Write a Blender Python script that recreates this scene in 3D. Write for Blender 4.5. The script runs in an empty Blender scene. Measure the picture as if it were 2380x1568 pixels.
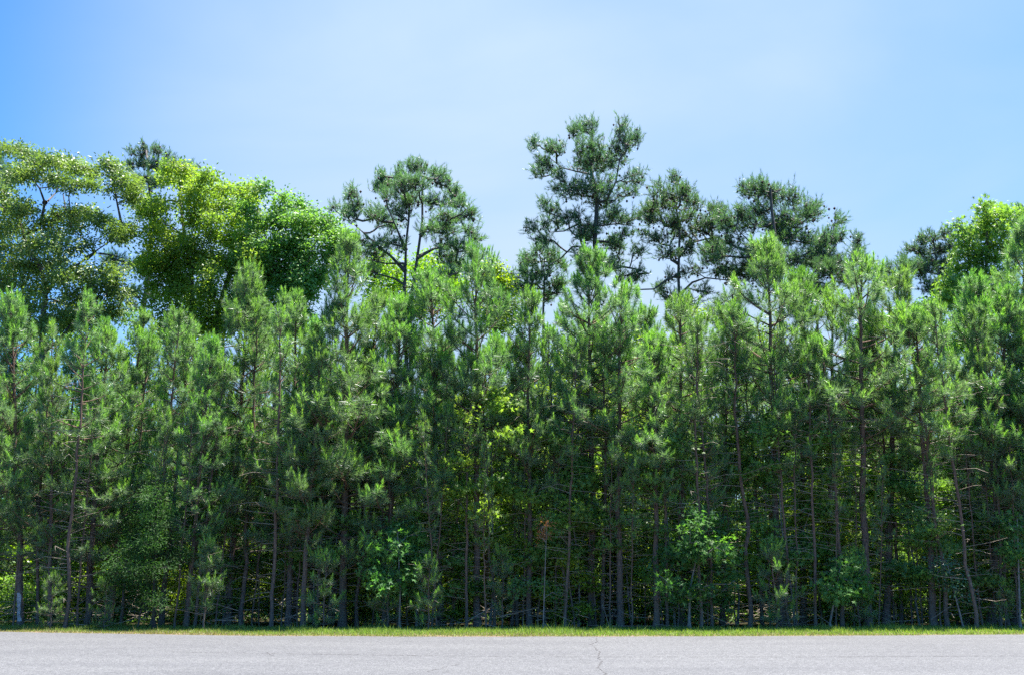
import bpy, math, random
import numpy as np
from mathutils import Vector, Quaternion

random.seed(7)
RNG = np.random.default_rng(11)
S = bpy.context.scene
COL = S.collection
PI = math.pi

# ------------------------------------------------------------------ camera
F = 2380.0                      # focal length in units of a 2380-wide picture
HOR = 1318.0
P0 = math.atan((HOR - 784) / F)
CH = 1.6
cd = bpy.data.cameras.new('camera')
cam = bpy.data.objects.new('camera', cd)
COL.objects.link(cam)
cam.location = (0, 0, CH)
cam.rotation_euler = (PI / 2 + P0, 0, 0)
cd.sensor_width = 36
cd.lens = 36
cd.clip_start = 0.1
cd.clip_end = 3000
S.camera = cam
CP, SP = math.cos(P0), math.sin(P0)

def W(px, py, D):
    """the point of the place seen at (px,py) that stands D metres away (along y)"""
    a, b = (px - 1190) / F, -(py - 784) / F
    d = np.array([a, CP - b * SP, SP + b * CP])
    return np.array([0, 0, CH]) + d * (D / d[1])

def G(px, py):
    a, b = (px - 1190) / F, -(py - 784) / F
    d = np.array([a, CP - b * SP, SP + b * CP])
    return np.array([0, 0, CH]) + d * (-CH / d[2])

def base_at(px, D):
    return np.array([(px - 1190) / F * (D * CP - CH * SP), D, 0.0])

# ------------------------------------------------------------------ materials
def newmat(name):
    m = bpy.data.materials.new(name)
    m.use_nodes = True
    m.node_tree.nodes.clear()
    return m, m.node_tree.nodes, m.node_tree.links

def ramp(N, stops):
    r = N.new('ShaderNodeValToRGB')
    el = r.color_ramp.elements
    while len(el) < len(stops):
        el.new(0.5)
    for e, (p, c) in zip(el, stops):
        e.position = p
        e.color = (c[0], c[1], c[2], 1)
    return r

def foliage_mat(name, stops, trans=0.4, rough=0.45, spec=0.5, tscale=(1.3, 1.5, 0.6), hue=0.012, val=0.15):
    """stops: colours along the vertex attribute tone (0 = inner old growth, 1 = young tips)"""
    m, N, L = newmat(name)
    at = N.new('ShaderNodeAttribute'); at.attribute_name = 'tone'
    r = ramp(N, stops); L.new(at.outputs['Fac'], r.inputs[0])
    oi = N.new('ShaderNodeObjectInfo')
    hs = N.new('ShaderNodeHueSaturation')
    mh = N.new('ShaderNodeMapRange'); mh.inputs[3].default_value = 0.5 - hue; mh.inputs[4].default_value = 0.5 + hue
    mv = N.new('ShaderNodeMapRange'); mv.inputs[3].default_value = 1 - val; mv.inputs[4].default_value = 1 + val
    L.new(oi.outputs['Random'], mh.inputs[0]); L.new(mh.outputs[0], hs.inputs['Hue'])
    ml = N.new('ShaderNodeMath'); ml.operation = 'MULTIPLY'; ml.inputs[1].default_value = 7.3
    fr = N.new('ShaderNodeMath'); fr.operation = 'FRACT'
    L.new(oi.outputs['Random'], ml.inputs[0]); L.new(ml.outputs[0], fr.inputs[0]); L.new(fr.outputs[0], mv.inputs[0])
    L.new(mv.outputs[0], hs.inputs['Value']); L.new(r.outputs[0], hs.inputs['Color'])
    b = N.new('ShaderNodeBsdfPrincipled')
    b.inputs['Roughness'].default_value = rough
    b.inputs['Specular IOR Level'].default_value = spec
    L.new(hs.outputs[0], b.inputs['Base Color'])
    t = N.new('ShaderNodeBsdfTranslucent')
    mx = N.new('ShaderNodeMix'); mx.data_type = 'RGBA'; mx.blend_type = 'MULTIPLY'; mx.inputs[0].default_value = 1
    L.new(hs.outputs[0], mx.inputs[6]); mx.inputs[7].default_value = (*tscale, 1)
    L.new(mx.outputs[2], t.inputs[0])
    ms = N.new('ShaderNodeMixShader'); ms.inputs[0].default_value = trans
    L.new(b.outputs[0], ms.inputs[1]); L.new(t.outputs[0], ms.inputs[2])
    o = N.new('ShaderNodeOutputMaterial'); L.new(ms.outputs[0], o.inputs[0])
    return m

def bark_mat(name, c1, c2, c3=None, h=3.0):
    """c3: the greyer, plated bark of the lower stem"""
    m, N, L = newmat(name)
    tc = N.new('ShaderNodeTexCoord')
    mp = N.new('ShaderNodeMapping'); mp.inputs['Scale'].default_value = (14, 14, 3)
    n = N.new('ShaderNodeTexNoise'); n.inputs['Scale'].default_value = 2.2; n.inputs['Detail'].default_value = 6
    L.new(tc.outputs['Object'], mp.inputs[0]); L.new(mp.outputs[0], n.inputs[0])
    r = ramp(N, [(0.32, c1), (0.68, c2)]); L.new(n.outputs[0], r.inputs[0])
    col = r.outputs[0]
    if c3:
        sx = N.new('ShaderNodeSeparateXYZ'); L.new(tc.outputs['Object'], sx.inputs[0])
        mr = N.new('ShaderNodeMapRange'); mr.inputs[1].default_value = 0; mr.inputs[2].default_value = h
        L.new(sx.outputs[2], mr.inputs[0])
        r2 = ramp(N, [(0.3, [v * 0.5 for v in c3]), (0.7, c3)]); L.new(n.outputs[0], r2.inputs[0])
        mx = N.new('ShaderNodeMix'); mx.data_type = 'RGBA'
        L.new(mr.outputs[0], mx.inputs[0]); L.new(r2.outputs[0], mx.inputs[6]); L.new(col, mx.inputs[7])
        col = mx.outputs[2]
    b = N.new('ShaderNodeBsdfPrincipled'); b.inputs['Roughness'].default_value = 0.9
    L.new(col, b.inputs['Base Color'])
    bp = N.new('ShaderNodeBump'); bp.inputs['Strength'].default_value = 0.6; bp.inputs['Distance'].default_value = 0.03
    L.new(n.outputs[0], bp.inputs['Height']); L.new(bp.outputs[0], b.inputs['Normal'])
    o = N.new('ShaderNodeOutputMaterial'); L.new(b.outputs[0], o.inputs[0])
    return m

M = {}
M['needle'] = foliage_mat('young_pine_needles', [(0, (.145, .215, .13)), (.45, (.17, .265, .14)), (.75, (.185, .325, .09)), (1, (.26, .44, .07))], .52, .38, 1.0, (1.3, 1.5, .7))
M['tallneedle'] = foliage_mat('old_pine_needles', [(0, (.085, .16, .095)), (.6, (.125, .235, .115)), (1, (.17, .33, .11))], .42, .42, .8)
M['oak'] = foliage_mat('oak_leaves', [(0, (.105, .17, .05)), (.6, (.15, .225, .06)), (1, (.21, .28, .07))], .42, .42, .55, (1.3, 1.4, .6))
M['hickory'] = foliage_mat('bright_leaves', [(0, (.14, .23, .055)), (.5, (.20, .30, .06)), (1, (.31, .37, .06))], .6, .45, .4, (1.3, 1.4, .5))
M['gum'] = foliage_mat('sweetgum_leaves', [(0, (.10, .20, .06)), (.6, (.155, .29, .07)), (1, (.24, .37, .08))], .5, .45, .4, (1.3, 1.4, .5))
M['lime'] = foliage_mat('backlit_leaves', [(0, (.09, .18, .03)), (.5, (.15, .26, .035)), (1, (.26, .34, .04))], .55, .4, .5, (1.5, 1.6, .3))
M['grey'] = foliage_mat('greyish_leaves', [(0, (.05, .13, .06)), (1, (.09, .20, .09))], .35, .3, .8)
M['cedar'] = foliage_mat('cedar_sprays', [(0, (.025, .07, .018)), (1, (.05, .14, .025))], .4, .6, .3)
M['dead'] = foliage_mat('dead_brown_leaves', [(0, (.22, .09, .04)), (1, (.36, .17, .08))], .3, .7, .2)
M['grass'] = foliage_mat('grass_blades', [(0, (.24, .20, .10)), (.35, (.19, .23, .06)), (.7, (.16, .26, .05)), (1, (.26, .34, .06))], .45, .5, .4)
M['pinebark'] = bark_mat('young_pine_bark', (.06, .038, .028), (.21, .125, .08), (.165, .14, .12), 3.6)
M['oldbark'] = bark_mat('old_bark', (.05, .042, .04), (.13, .11, .10))
M['deadwood'] = bark_mat('dead_twigs', (.16, .13, .10), (.36, .30, .24))
M['gumfront'] = foliage_mat('star_leaves', [(0, (.055, .15, .05)), (.6, (.095, .215, .06)), (1, (.15, .29, .06))], .45, .5, .3, (1.2, 1.5, .5))
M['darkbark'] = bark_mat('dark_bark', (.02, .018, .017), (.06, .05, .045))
M['greybark'] = bark_mat('grey_sapling_bark', (.10, .095, .09), (.26, .25, .235))
mm, N, L = newmat('white_blaze')
b = N.new('ShaderNodeBsdfPrincipled'); b.inputs['Base Color'].default_value = (.42, .43, .44, 1); b.inputs['Roughness'].default_value = .8
o = N.new('ShaderNodeOutputMaterial'); L.new(b.outputs[0], o.inputs[0]); M['white'] = mm
mm, N, L = newmat('pine_cones')
b = N.new('ShaderNodeBsdfPrincipled'); b.inputs['Base Color'].default_value = (.045, .028, .02, 1); b.inputs['Roughness'].default_value = .9
o = N.new('ShaderNodeOutputMaterial'); L.new(b.outputs[0], o.inputs[0]); M['cone'] = mm

# ------------------------------------------------------------------ mesh helpers
class Geo:
    def __init__(s):
        s.v, s.f, s.t, s.m, s.n = [], [], [], [], 0
    def add(s, v, f, tone=None, mi=0):
        v = np.asarray(v, float).reshape(-1, 3); f = np.asarray(f, int).reshape(-1, 3)
        if len(v) == 0: return
        s.v.append(v); s.f.append(f + s.n); s.n += len(v)
        s.t.append(np.zeros(len(v)) if tone is None else np.broadcast_to(tone, (len(v),)).astype(float))
        s.m.append(np.full(len(f), mi))
    def mesh(s, name, mats, smooth=False, origin=None):
        v = np.concatenate(s.v); f = np.concatenate(s.f); t = np.concatenate(s.t); mi = np.concatenate(s.m)
        if origin is not None: v = v - origin
        me = bpy.data.meshes.new(name)
        me.vertices.add(len(v)); me.vertices.foreach_set('co', v.astype(np.float32).ravel())
        me.loops.add(len(f) * 3); me.loops.foreach_set('vertex_index', f.astype(np.int32).ravel())
        me.polygons.add(len(f))
        me.polygons.foreach_set('loop_start', np.arange(0, len(f) * 3, 3, dtype=np.int32))
        me.polygons.foreach_set('loop_total', np.full(len(f), 3, dtype=np.int32))
        for m in mats: me.materials.append(m)
        me.polygons.foreach_set('material_index', mi.astype(np.int32))
        me.polygons.foreach_set('use_smooth', np.full(len(f), smooth))
        a = me.attributes.new('tone', 'FLOAT', 'POINT'); a.data.foreach_set('value', t.astype(np.float32))
        me.update(calc_edges=True)
        return me

def unit(a):
    return a / np.maximum(np.linalg.norm(a, axis=-1, keepdims=True), 1e-9)

def frames(d):
    up = np.where(np.abs(d[:, 2:3]) > .9, np.array([[1., 0, 0]]), np.array([[0, 0, 1.]]))
    s = unit(np.cross(d, up)); return s, np.cross(s, d)

def prisms(geo, A, B, ra, rb, n=4, mi=0):
    """many tapered n-sided sticks at once"""
    A, B = np.atleast_2d(A), np.atleast_2d(B)
    if len(A) == 0: return
    ra = np.broadcast_to(ra, (len(A),)); rb = np.broadcast_to(rb, (len(A),))
    s, u = frames(unit(B - A))
    ang = np.arange(n) * 2 * PI / n
    ring = s[:, None] * np.cos(ang)[None, :, None] + u[:, None] * np.sin(ang)[None, :, None]
    V = np.concatenate([A[:, None] + ring * ra[:, None, None], B[:, None] + ring * rb[:, None, None]], 1)
    k = np.arange(n); k2 = (k + 1) % n
    f = np.concatenate([np.stack([k, k2, k2 + n], 1), np.stack([k, k2 + n, k + n], 1)])
    geo.add(V.reshape(-1, 3), (f[None] + (np.arange(len(A)) * 2 * n)[:, None, None]).reshape(-1, 3), mi=mi)

def tube(geo, pts, rad, n=9, mi=0):
    pts = np.asarray(pts, float); rad = np.asarray(rad, float)
    d = unit(np.gradient(pts, axis=0)); s = np.zeros_like(d)
    ref = np.array([1., 0, 0]) if abs(d[0][0]) < .9 else np.array([0, 1., 0])
    u = unit(np.cross(d, ref)); s = np.cross(u, d)
    ang = np.arange(n) * 2 * PI / n
    V = pts[:, None] + (s[:, None] * np.cos(ang)[None, :, None] + u[:, None] * np.sin(ang)[None, :, None]) * rad[:, None, None]
    k = np.arange(n); k2 = (k + 1) % n; fs = []
    for i in range(len(pts) - 1):
        o = i * n
        fs += [np.stack([k + o, k2 + o, k2 + o + n], 1), np.stack([k + o, k2 + o + n, k + o + n], 1)]
    geo.add(V.reshape(-1, 3), np.concatenate(fs), mi=mi)

def brushes(geo, B, T, n, L, w, th0, th1, tone, tj=.08, t0=.0, rng=RNG, droop=.0):
    """needles round each shoot B->T; th0/th1: angle to the shoot at its base and tip"""
    B, T = np.atleast_2d(B), np.atleast_2d(T)
    m = len(B)
    if m == 0: return
    ax = unit(T - B); s, u = frames(ax)
    t = t0 + (1 - t0) * rng.random((m, n)); ph = rng.random((m, n)) * 2 * PI
    th = th0 + (th1 - th0) * t + rng.normal(0, .15, (m, n))
    org = B[:, None] + (T - B)[:, None] * t[..., None]
    rad = s[:, None] * np.cos(ph)[..., None] + u[:, None] * np.sin(ph)[..., None]
    d = ax[:, None] * np.cos(th)[..., None] + rad * np.sin(th)[..., None]
    d[..., 2] -= droop; d = unit(d)
    side = unit(np.cross(d, unit(rng.normal(size=(m, n, 3)))))
    ll = L * rng.uniform(.75, 1.1, (m, n)); Lw = np.broadcast_to(w, (m,))[:, None, None]
    V = np.stack([org - side * Lw * .5, org + side * Lw * .5, org + d * ll[..., None]], 2).reshape(-1, 3)
    f = np.arange(m * n * 3).reshape(-1, 3)
    tn = np.broadcast_to(tone, (m,))[:, None] + rng.normal(0, tj, (m, n))
    geo.add(V, f, np.clip(np.repeat(tn.ravel(), 3), 0, 1))

def leaves(geo, C, n, r, ln, wd, tone, rng=RNG, flat=.6, star=False, tj=.12, out=None, hang=.35):
    """n leaves scattered round each centre C"""
    C = np.atleast_2d(C); m = len(C)
    if m == 0: return
    off = rng.normal(size=(m, n, 3)) * np.array([r, r, r * flat]) * .6
    p = (C[:, None] + off).reshape(-1, 3); k = len(p)
    nrm = unit(rng.normal(size=(k, 3)) * .55 + np.repeat(rng.normal(size=(m, 3)) * .6, n, 0) + np.array([0, -.2, .8]))
    dr = unit(off.reshape(-1, 3) + rng.normal(size=(k, 3)) * r * .5 + np.array([0, 0, -hang * r]))
    dr = unit(dr - nrm * np.sum(dr * nrm, 1, keepdims=True)); sd = np.cross(nrm, dr)
    l = ln * rng.uniform(.65, 1.15, k)[:, None]; w = wd * rng.uniform(.8, 1.15, k)[:, None]
    tn = np.clip(np.repeat(np.broadcast_to(tone, (m,)), n) + rng.normal(0, tj, k), 0, 1)
    if not star:
        V = np.stack([p, p + dr * l * .45 - sd * w * .5 - nrm * w * .12, p + dr * l - nrm * l * .15, p + dr * l * .45 + sd * w * .5 - nrm * w * .12], 1)
        f = np.array([[0, 1, 2], [0, 2, 3]]); nv = 4
    else:
        pts = [p]
        for a, q in zip([-1.9, -1.35, -.95, -.5, 0, .5, .95, 1.35, 1.9], [.55, .3, .85, .32, 1, .32, .85, .3, .55]):
            pts.append(p + (dr * math.cos(a) + sd * math.sin(a)) * l * q - nrm * l * .12 * q)
        V = np.stack(pts, 1); f = np.array([[0, i, i + 1] for i in range(1, 9)]); nv = 10
    geo.add(V.reshape(-1, 3), (f[None] + (np.arange(k) * nv)[:, None, None]).reshape(-1, 3), np.repeat(tn, nv))

# ------------------------------------------------------------------ scene objects
def tag(o, label=None, cat=None, group=None, kind=None):
    if label: o['label'] = label
    if cat: o['category'] = cat
    if group: o['group'] = group
    if kind: o['kind'] = kind

def link(name, me, parent=None):
    o = bpy.data.objects.new(name, me); COL.objects.link(o)
    if parent: o.parent = parent
    return o

def thing(name, loc, parts, label, cat, group=None):
    """parts: [(name, mesh), ...]"""
    e = bpy.data.objects.new(name, None); COL.objects.link(e); e.location = loc
    e.empty_display_size = .3
    tag(e, label, cat, group)
    for n, me in parts: link(n, me, e)
    return e

PROTO_USED = set()
def place(proto, name, base, top, label, cat, group=None, spin=None, width=1.0):
    """a copy of a unit tree (parts, height) stood between base and top"""
    parts, H = proto
    d = Vector(top) - Vector(base); s = d.length / H
    e = bpy.data.objects.new(name, None); COL.objects.link(e)
    e.rotation_mode = 'QUATERNION'
    e.location = base
    q = Vector((0, 0, 1)).rotation_difference(d.normalized())
    e.rotation_quaternion = q @ Quaternion((0, 0, 1), random.uniform(0, 2 * PI) if spin is None else spin)
    e.scale = (s * width, s * width, s)
    tag(e, label, cat, group)
    for n, me in parts:
        link(n, me, e)
    return e

# ------------------------------------------------------------------ branching skeleton
def grow(trunks, targets, bf=.35, rise=.06, step=.55, seed=0):
    """joins every target point to the stem by short, ordered paths. trunks: list of polylines.
    returns segments A, B and the number of tips each carries"""
    rng = np.random.default_rng(seed)
    pos, par, pl = [], [], []
    for tr in trunks:
        tr = np.asarray(tr, float); start = True
        for a, b in zip(tr[:-1], tr[1:]):
            k = max(1, int(np.linalg.norm(b - a) / .3))
            for i in range(k + 1 if start else k):
                p = a + (b - a) * ((i if start else i + 1) / k)
                par.append(-1 if start and i == 0 else len(pos) - 1)
                pl.append(0 if start and i == 0 else 0.0)
                pos.append(p)
            start = False
    nt = len(pos)
    top = max(p[2] for p in pos)
    T = np.asarray(targets); n = len(T)
    cost = np.full(n, 1e9); near = np.zeros(n, int)
    def relax(i):
        d = T - pos[i]; dist = np.linalg.norm(d, axis=1)
        # limbs leave the stem upward: joining a node that is higher than the target costs more
        c = dist * (1 + .9 * np.clip(-d[:, 2] / np.maximum(dist, .01), 0, 1)) + bf * pl[i]
        better = c < cost; cost[better] = c[better]; near[better] = i
    for i in range(nt): relax(i)
    done = np.zeros(n, bool); tips = []
    for _ in range(n):
        j = int(np.argmin(np.where(done, 1e9, cost))); done[j] = True
        i = near[j]; a, b = pos[i], T[j]; dist = np.linalg.norm(b - a); k = max(1, int(math.ceil(dist / step)))
        base = pl[i]; new = []
        for q in range(1, k + 1):
            t = q / k; p = a + (b - a) * t
            if q < k:
                p = p + rng.normal(0, .05 * dist ** .5, 3); p[2] -= rise * dist * math.sin(PI * t)
            pos.append(p); par.append(i); pl.append(base + dist * t); i = len(pos) - 1; new.append(i)
        tips.append(i)
        for q in new: relax(q)
    cnt = np.zeros(len(pos)); cnt[tips] = 1
    for i in range(len(pos) - 1, -1, -1):
        if par[i] >= 0: cnt[par[i]] += cnt[i]
    pos = np.array(pos); par = np.array(par)
    k = np.arange(nt, len(pos))
    return pos[par[k]], pos[k], cnt[k], par, pos, tips

def blob_points(blobs, D, dens, axis_x, seed, deep=1.0, copies=1, conv=None):
    """crown clumps given where the picture shows them become ellipsoids round the stem at distance D"""
    rng = np.random.default_rng(seed); out = []
    if conv: blobs = [(conv[0] + conv[2] * b[0], conv[1] + conv[2] * b[1], conv[2] * b[2], conv[2] * b[3]) for b in blobs]
    R = max(abs((b[0] - axis_x)) + b[2] for b in blobs) * D / F
    for (x, y, rx, ry) in blobs:
        b0 = (x, y)
        for c in range(copies):
            jx, jy = (.45, .5) if copies == 1 else (.55, .8)
            x, y = b0[0] + rng.uniform(-jx, jx) * rx, b0[1] + rng.uniform(-jy, jy) * ry
            o = (x - axis_x) * D / F
            dep = math.sqrt(max(R * R - o * o, .05)) * deep
            dy = rng.uniform(-.75, .75) * dep
            ctr = W(x, y, D + dy)
            a, b = rx * D / F, ry * D / F; cdep = (a + b) / 2
            vol = 4 / 3 * PI * a * b * cdep
            n = int(3 + dens * a * b)
            rr_ = rng.random((n, 1)) ** .45; far_ = rng.random(n) < .2; rr_[far_] *= rng.uniform(1.05, 1.35, (far_.sum(), 1)); q = unit(rng.normal(size=(n, 3))) * rr_
            out.append(ctr + q * np.array([a, cdep, b]))
    return np.concatenate(out)

def attach(trunks, limb):
    """starts a limb on the nearest lower point of the stems and limbs already laid out"""
    pts = np.concatenate([np.array(t[0]) + (np.array(t[1]) - np.array(t[0])) * np.linspace(0, 1, 12)[:, None] for tr in trunks for t in zip(tr[:-1], tr[1:])])
    d = np.linalg.norm(pts - limb[0], axis=1) + 1.5 * np.clip(pts[:, 2] - limb[0][2] + .1, 0, None)
    p = pts[int(np.argmin(d))]
    if np.linalg.norm(p - limb[0]) < .12: return [p] + list(limb[1:])
    return [p] + list(limb)

def poly(pxs, D, base_px=None):
    pts = [W(x, y, D) for x, y in pxs]
    b = base_at(base_px if base_px is not None else pxs[0][0], D)
    return [b] + pts

def wood(geo, trunks, trad, segs, r0, ex, rmax, mi=0):
    for tr, (ra, rb) in zip(trunks, trad):
        tr = np.asarray(tr, float)
        # finer polyline with a slight wander
        fine = []
        for a, b in zip(tr[:-1], tr[1:]):
            k = max(2, int(np.linalg.norm(b - a) / .5))
            fine += [a + (b - a) * i / k for i in range(k)]
        fine.append(tr[-1]); fine = np.array(fine)
        l = np.linspace(0, 1, len(fine))
        rad = ra + (rb - ra) * l ** .8
        rad[0] *= 1.35
        if len(rad) > 2: rad[1] *= 1.08
        tube(geo, fine, rad, 10, mi)
    A, B, cnt = segs[:3]
    r = np.minimum(r0 * cnt ** ex, rmax)
    prisms(geo, A, B, r * 1.08, r, 4, mi)

def tall_pine(name, D, trunkpx, trad, blobs, conv, label, group, seed, dens=145, cones=.35, bf=.3, extra=None, base_px=None, limbs=()):
    rng = np.random.default_rng(seed)
    cv = (lambda x, y: (conv[0] + conv[2] * x, conv[1] + conv[2] * y)) if conv else (lambda x, y: (x, y))
    trunks = []
    for tp in trunkpx:
        t = [cv(*q) for q in tp]
        trunks.append(poly(t, D, base_px if base_px is not None else t[0][0]))
    for lp in limbs:
        dy = rng.uniform(-1.2, 1.2); q = [cv(*z) for z in lp]
        trunks.append(attach(trunks, [W(x, y, D + dy * i / (len(q) - 1)) for i, (x, y) in enumerate(q)]))
    ax = cv(*trunkpx[0][-1])[0]
    P = blob_points(blobs, D, dens, ax, seed, .7, 1, conv)
    A, B, cnt, par, pos, tips = grow(trunks, P, bf, .05, .45, seed)
    g = Geo()
    wood(g, trunks, list(trad) + [(.07, .015)] * len(limbs), (A, B, cnt), .009, .42, .085)
    c = Geo()
    m = len(P)
    par_pos = pos[par[tips]]
    ax0 = unit(P - par_pos)
    for k in range(3):
        d = unit(ax0 * .45 + rng.normal(size=(m, 3)) * .55 + np.array([0, 0, .8]))
        ln = rng.uniform(.14, .30, m)[:, None]
        b = P + rng.normal(0, .085, (m, 3)); t = b + d * ln * 1.35
        brushes(c, b, t, 30, .17, .0125, 1.05, .35, np.clip(rng.normal(.4, .2, m), 0, 1), rng=rng)
        prisms(g, P, b, .007, .006, 3); prisms(g, b, t, .006, .005, 3)
    if cones > 0:
        k = rng.random(m) < cones
        for q in P[k]:
            o = q + rng.normal(0, .12, 3); s = rng.uniform(.045, .065)
            v = np.array([[0, 0, 1.1], [1, 0, 0], [.3, .95, 0], [-.8, .6, 0], [-.8, -.6, 0], [.3, -.95, 0], [0, 0, -1.4]]) * s + o
            f = [(0, i, i % 5 + 1) for i in range(1, 6)] + [(6, i % 5 + 1, i) for i in range(1, 6)]
            c.add(v, f, 0, 1)
    base = trunks[0][0]
    return thing(name, base, [('trunk', g.mesh('pine_trunk', [M['oldbark']], True, base)), ('crown', c.mesh('pine_crown', [M['tallneedle'], M['cone']], False, base))], label, 'pine tree', group)

def broadleaf(name, D, trunkpx, trad, blobs, conv, label, cat, group, seed, mat, dens=30, leaf=(.11, .045), n=46, r=.34, copies=2, bark='oldbark', bf=.3, base_px=None, star=False, tone=.5, deep=.8, limbs=(), hang=.35, lrad=(.09, .02)):
    rng = np.random.default_rng(seed)
    cv = (lambda x, y: (conv[0] + conv[2] * x, conv[1] + conv[2] * y)) if conv else (lambda x, y: (x, y))
    trunks = []
    for tp in trunkpx:
        t = [cv(*q) for q in tp]; trunks.append(poly(t, D, base_px if base_px is not None else t[0][0]))
    for lp in limbs:
        dy = rng.uniform(-1, 1); q = [cv(*z) for z in lp]
        trunks.append(attach(trunks, [W(x, y, D + dy * i / (len(q) - 1)) for i, (x, y) in enumerate(q)]))
    ax = cv(*trunkpx[0][-1])[0]
    P = blob_points(blobs, D, dens, ax, seed, deep, copies, conv)
    P = P[P[:, 2] > .3]
    A, B, cnt, par, pos, tips = grow(trunks, P, bf, -.04, .5, seed)
    g = Geo(); wood(g, trunks, list(trad) + [lrad] * len(limbs), (A, B, cnt), .006, .45, .09)
    c = Geo()
    tn = np.clip(rng.normal(tone, .22, len(P)), 0, 1)
    leaves(c, P, n, r, leaf[0], leaf[1], tn, rng, .85, star, hang=hang)
    base = trunks[0][0]
    return thing(name, base, [('trunk', g.mesh('tree_trunk', [M[bark]], True, base)), ('crown', c.mesh('tree_crown', [M[mat]], False, base))], label, cat, group)

# ------------------------------------------------------------------ unit trees (copied)
def young_pine(seed, H=10.0, zb=2.0, Wd=2.9, r0=.105, dens=1.0, gaps=0., dead=1.0, lean=.12):
    rng = np.random.default_rng(seed)
    g, c = Geo(), Geo()
    zs = np.linspace(0, H, 22)
    wob = np.cumsum(rng.normal(0, lean / 8, (22, 2)), 0); wob -= wob[0] + (wob[-1] - wob[0]) * (zs / H)[:, None]
    tr = np.column_stack([wob, zs]); rad = r0 * (1 - zs / H) ** .75 + .012; rad[0] *= 1.3
    tube(g, tr, rad, 9)
    at = lambda z: np.array([np.interp(z, zs, tr[:, 0]), np.interp(z, zs, tr[:, 1]), z])
    SB, ST, STone, SK = [], [], [], []
    z = zb
    sideb = rng.uniform(0, 2 * PI)
    while z < H - .25:
        t = (H - z) / (H - zb)                     # 0 top .. 1 bottom
        nb = rng.integers(3, 6)
        Lmax = (Wd * 1.22) / 2 * t ** .62 * (1 - .5 * (max(0, t - .7) / .3) ** 1.5) + .12
        a0 = rng.uniform(0, 2 * PI)
        for b in range(nb):
            if rng.random() < gaps: continue
            az = a0 + b * 2 * PI / nb + rng.normal(0, .3)
            Lb = Lmax * rng.uniform(.55, 1.2)
            el = math.radians(58 - 46 * min(1, t * 1.4) + rng.normal(0, 7))
            o = at(z + rng.normal(0, .05)); hd = np.array([math.cos(az), math.sin(az), 0])
            k = max(3, int(Lb / .22)); pts = [o]; e = el; q = o.copy()
            for i in range(k):
                e2 = e + .55 * (i / k) ** 1.5
                az += rng.normal(0, .06); hd = np.array([math.cos(az), math.sin(az), 0])
                q = q + (hd * math.cos(e2) + np.array([0, 0, math.sin(e2)])) * Lb / k; pts.append(q.copy())
            pts = np.array(pts); rb = np.linspace(.012 + .011 * Lb, .006, len(pts))
            prisms(g, pts[:-1], pts[1:], rb[:-1], rb[1:], 4)
            # side shoots
            for i in range(1, k + 1):
                s = i / k
                if s < .28 and Lb > .6: continue
                dirb = unit(pts[i] - pts[i - 1])
                for sg in ((-1, 1) if i < k else (-1, 1, 0)):
                    if sg and rng.random() > .46 * dens: continue
                    lat = unit(np.cross(dirb, [0, 0, 1.])) * sg
                    ls = (.22 + .55 * Lb * (1 - s)) * rng.uniform(.6, 1.2) if sg else .16
                    d = unit(dirb * .75 + lat * .75 + np.array([0, 0, rng.uniform(.1, .55)])) if sg else unit(dirb + np.array([0, 0, .3]))
                    p1 = pts[i] + d * ls
                    prisms(g, [pts[i]], [p1], .007, .005, 3)
                    if ls > .5:
                        pm = pts[i] + d * ls * .5
                        for h in (-1, 1):
                            dd = unit(d + h * unit(np.cross(d, [0, 0, 1.])) * .8 + np.array([0, 0, .3]))
                            SB.append(pm); ST.append(pm + dd * rng.uniform(.25, .4)); SK.append(t)
                    SB.append(p1 - d * min(ls, .42) * .9); ST.append(p1); SK.append(t)
        z += rng.uniform(.24, .42) * (1.0 + .25 * t)
    # leader
    for q in range(5):
        d = unit(np.array([rng.normal(0, .35), rng.normal(0, .35), 1])) if q else np.array([0, 0, 1.])
        b = at(H - .22); SB.append(b - d * .05); ST.append(b + d * rng.uniform(.2, .34)); SK.append(0)
        prisms(g, [b], [ST[-1]], .01, .006, 3)
    SB.append(at(H - .7)); ST.append(at(H - .1)); SK.append(0)
    SB, ST, SK = np.array(SB), np.array(ST), np.array(SK)
    m = len(SB)
    # last year's needles, silvery and long
    brushes(c, SB, ST, 58, .22, .0105, 1.3, .8, np.clip(rng.normal(.28, .13, m), 0, .6), rng=rng, droop=.05)
    # this year's upright candles
    k = rng.random(m) < np.where(SK < .25, .95, .7)
    b = ST[k] - unit(ST[k] - SB[k]) * .05; d = unit(unit(ST[k] - SB[k]) * .6 + np.array([0, 0, .9]) + rng.normal(0, .12, (k.sum(), 3)))
    lk = rng.uniform(.16, .34, k.sum())[:, None]
    vig = rng.normal(.90, .10, k.sum()) - .10 * SK[k]
    brushes(c, b, b + d * lk, 58, .145, .0135, .75, .2, np.clip(vig, 0, 1), rng=rng)
    # bare dead twigs below the crown
    for z in np.arange(.5, zb + 2.5, .13 / max(dead, .01)):
        az = rng.uniform(0, 2 * PI); l = rng.uniform(.15, .95); o = at(z)
        p1 = o + np.array([math.cos(az), math.sin(az), rng.uniform(-.15, .35)]) * l
        p2 = p1 + np.array([math.cos(az + rng.normal(0, .5)), math.sin(az), rng.uniform(-.5, .3)]) * l * .5
        prisms(g, [o, p1], [p1, p2], [.010, .007], [.007, .004], 3, 1)
    return [('trunk', g.mesh('young_pine_trunk', [M['pinebark'], M['deadwood']], True)), ('crown', c.mesh('young_pine_crown', [M['needle']]))], H

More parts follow.
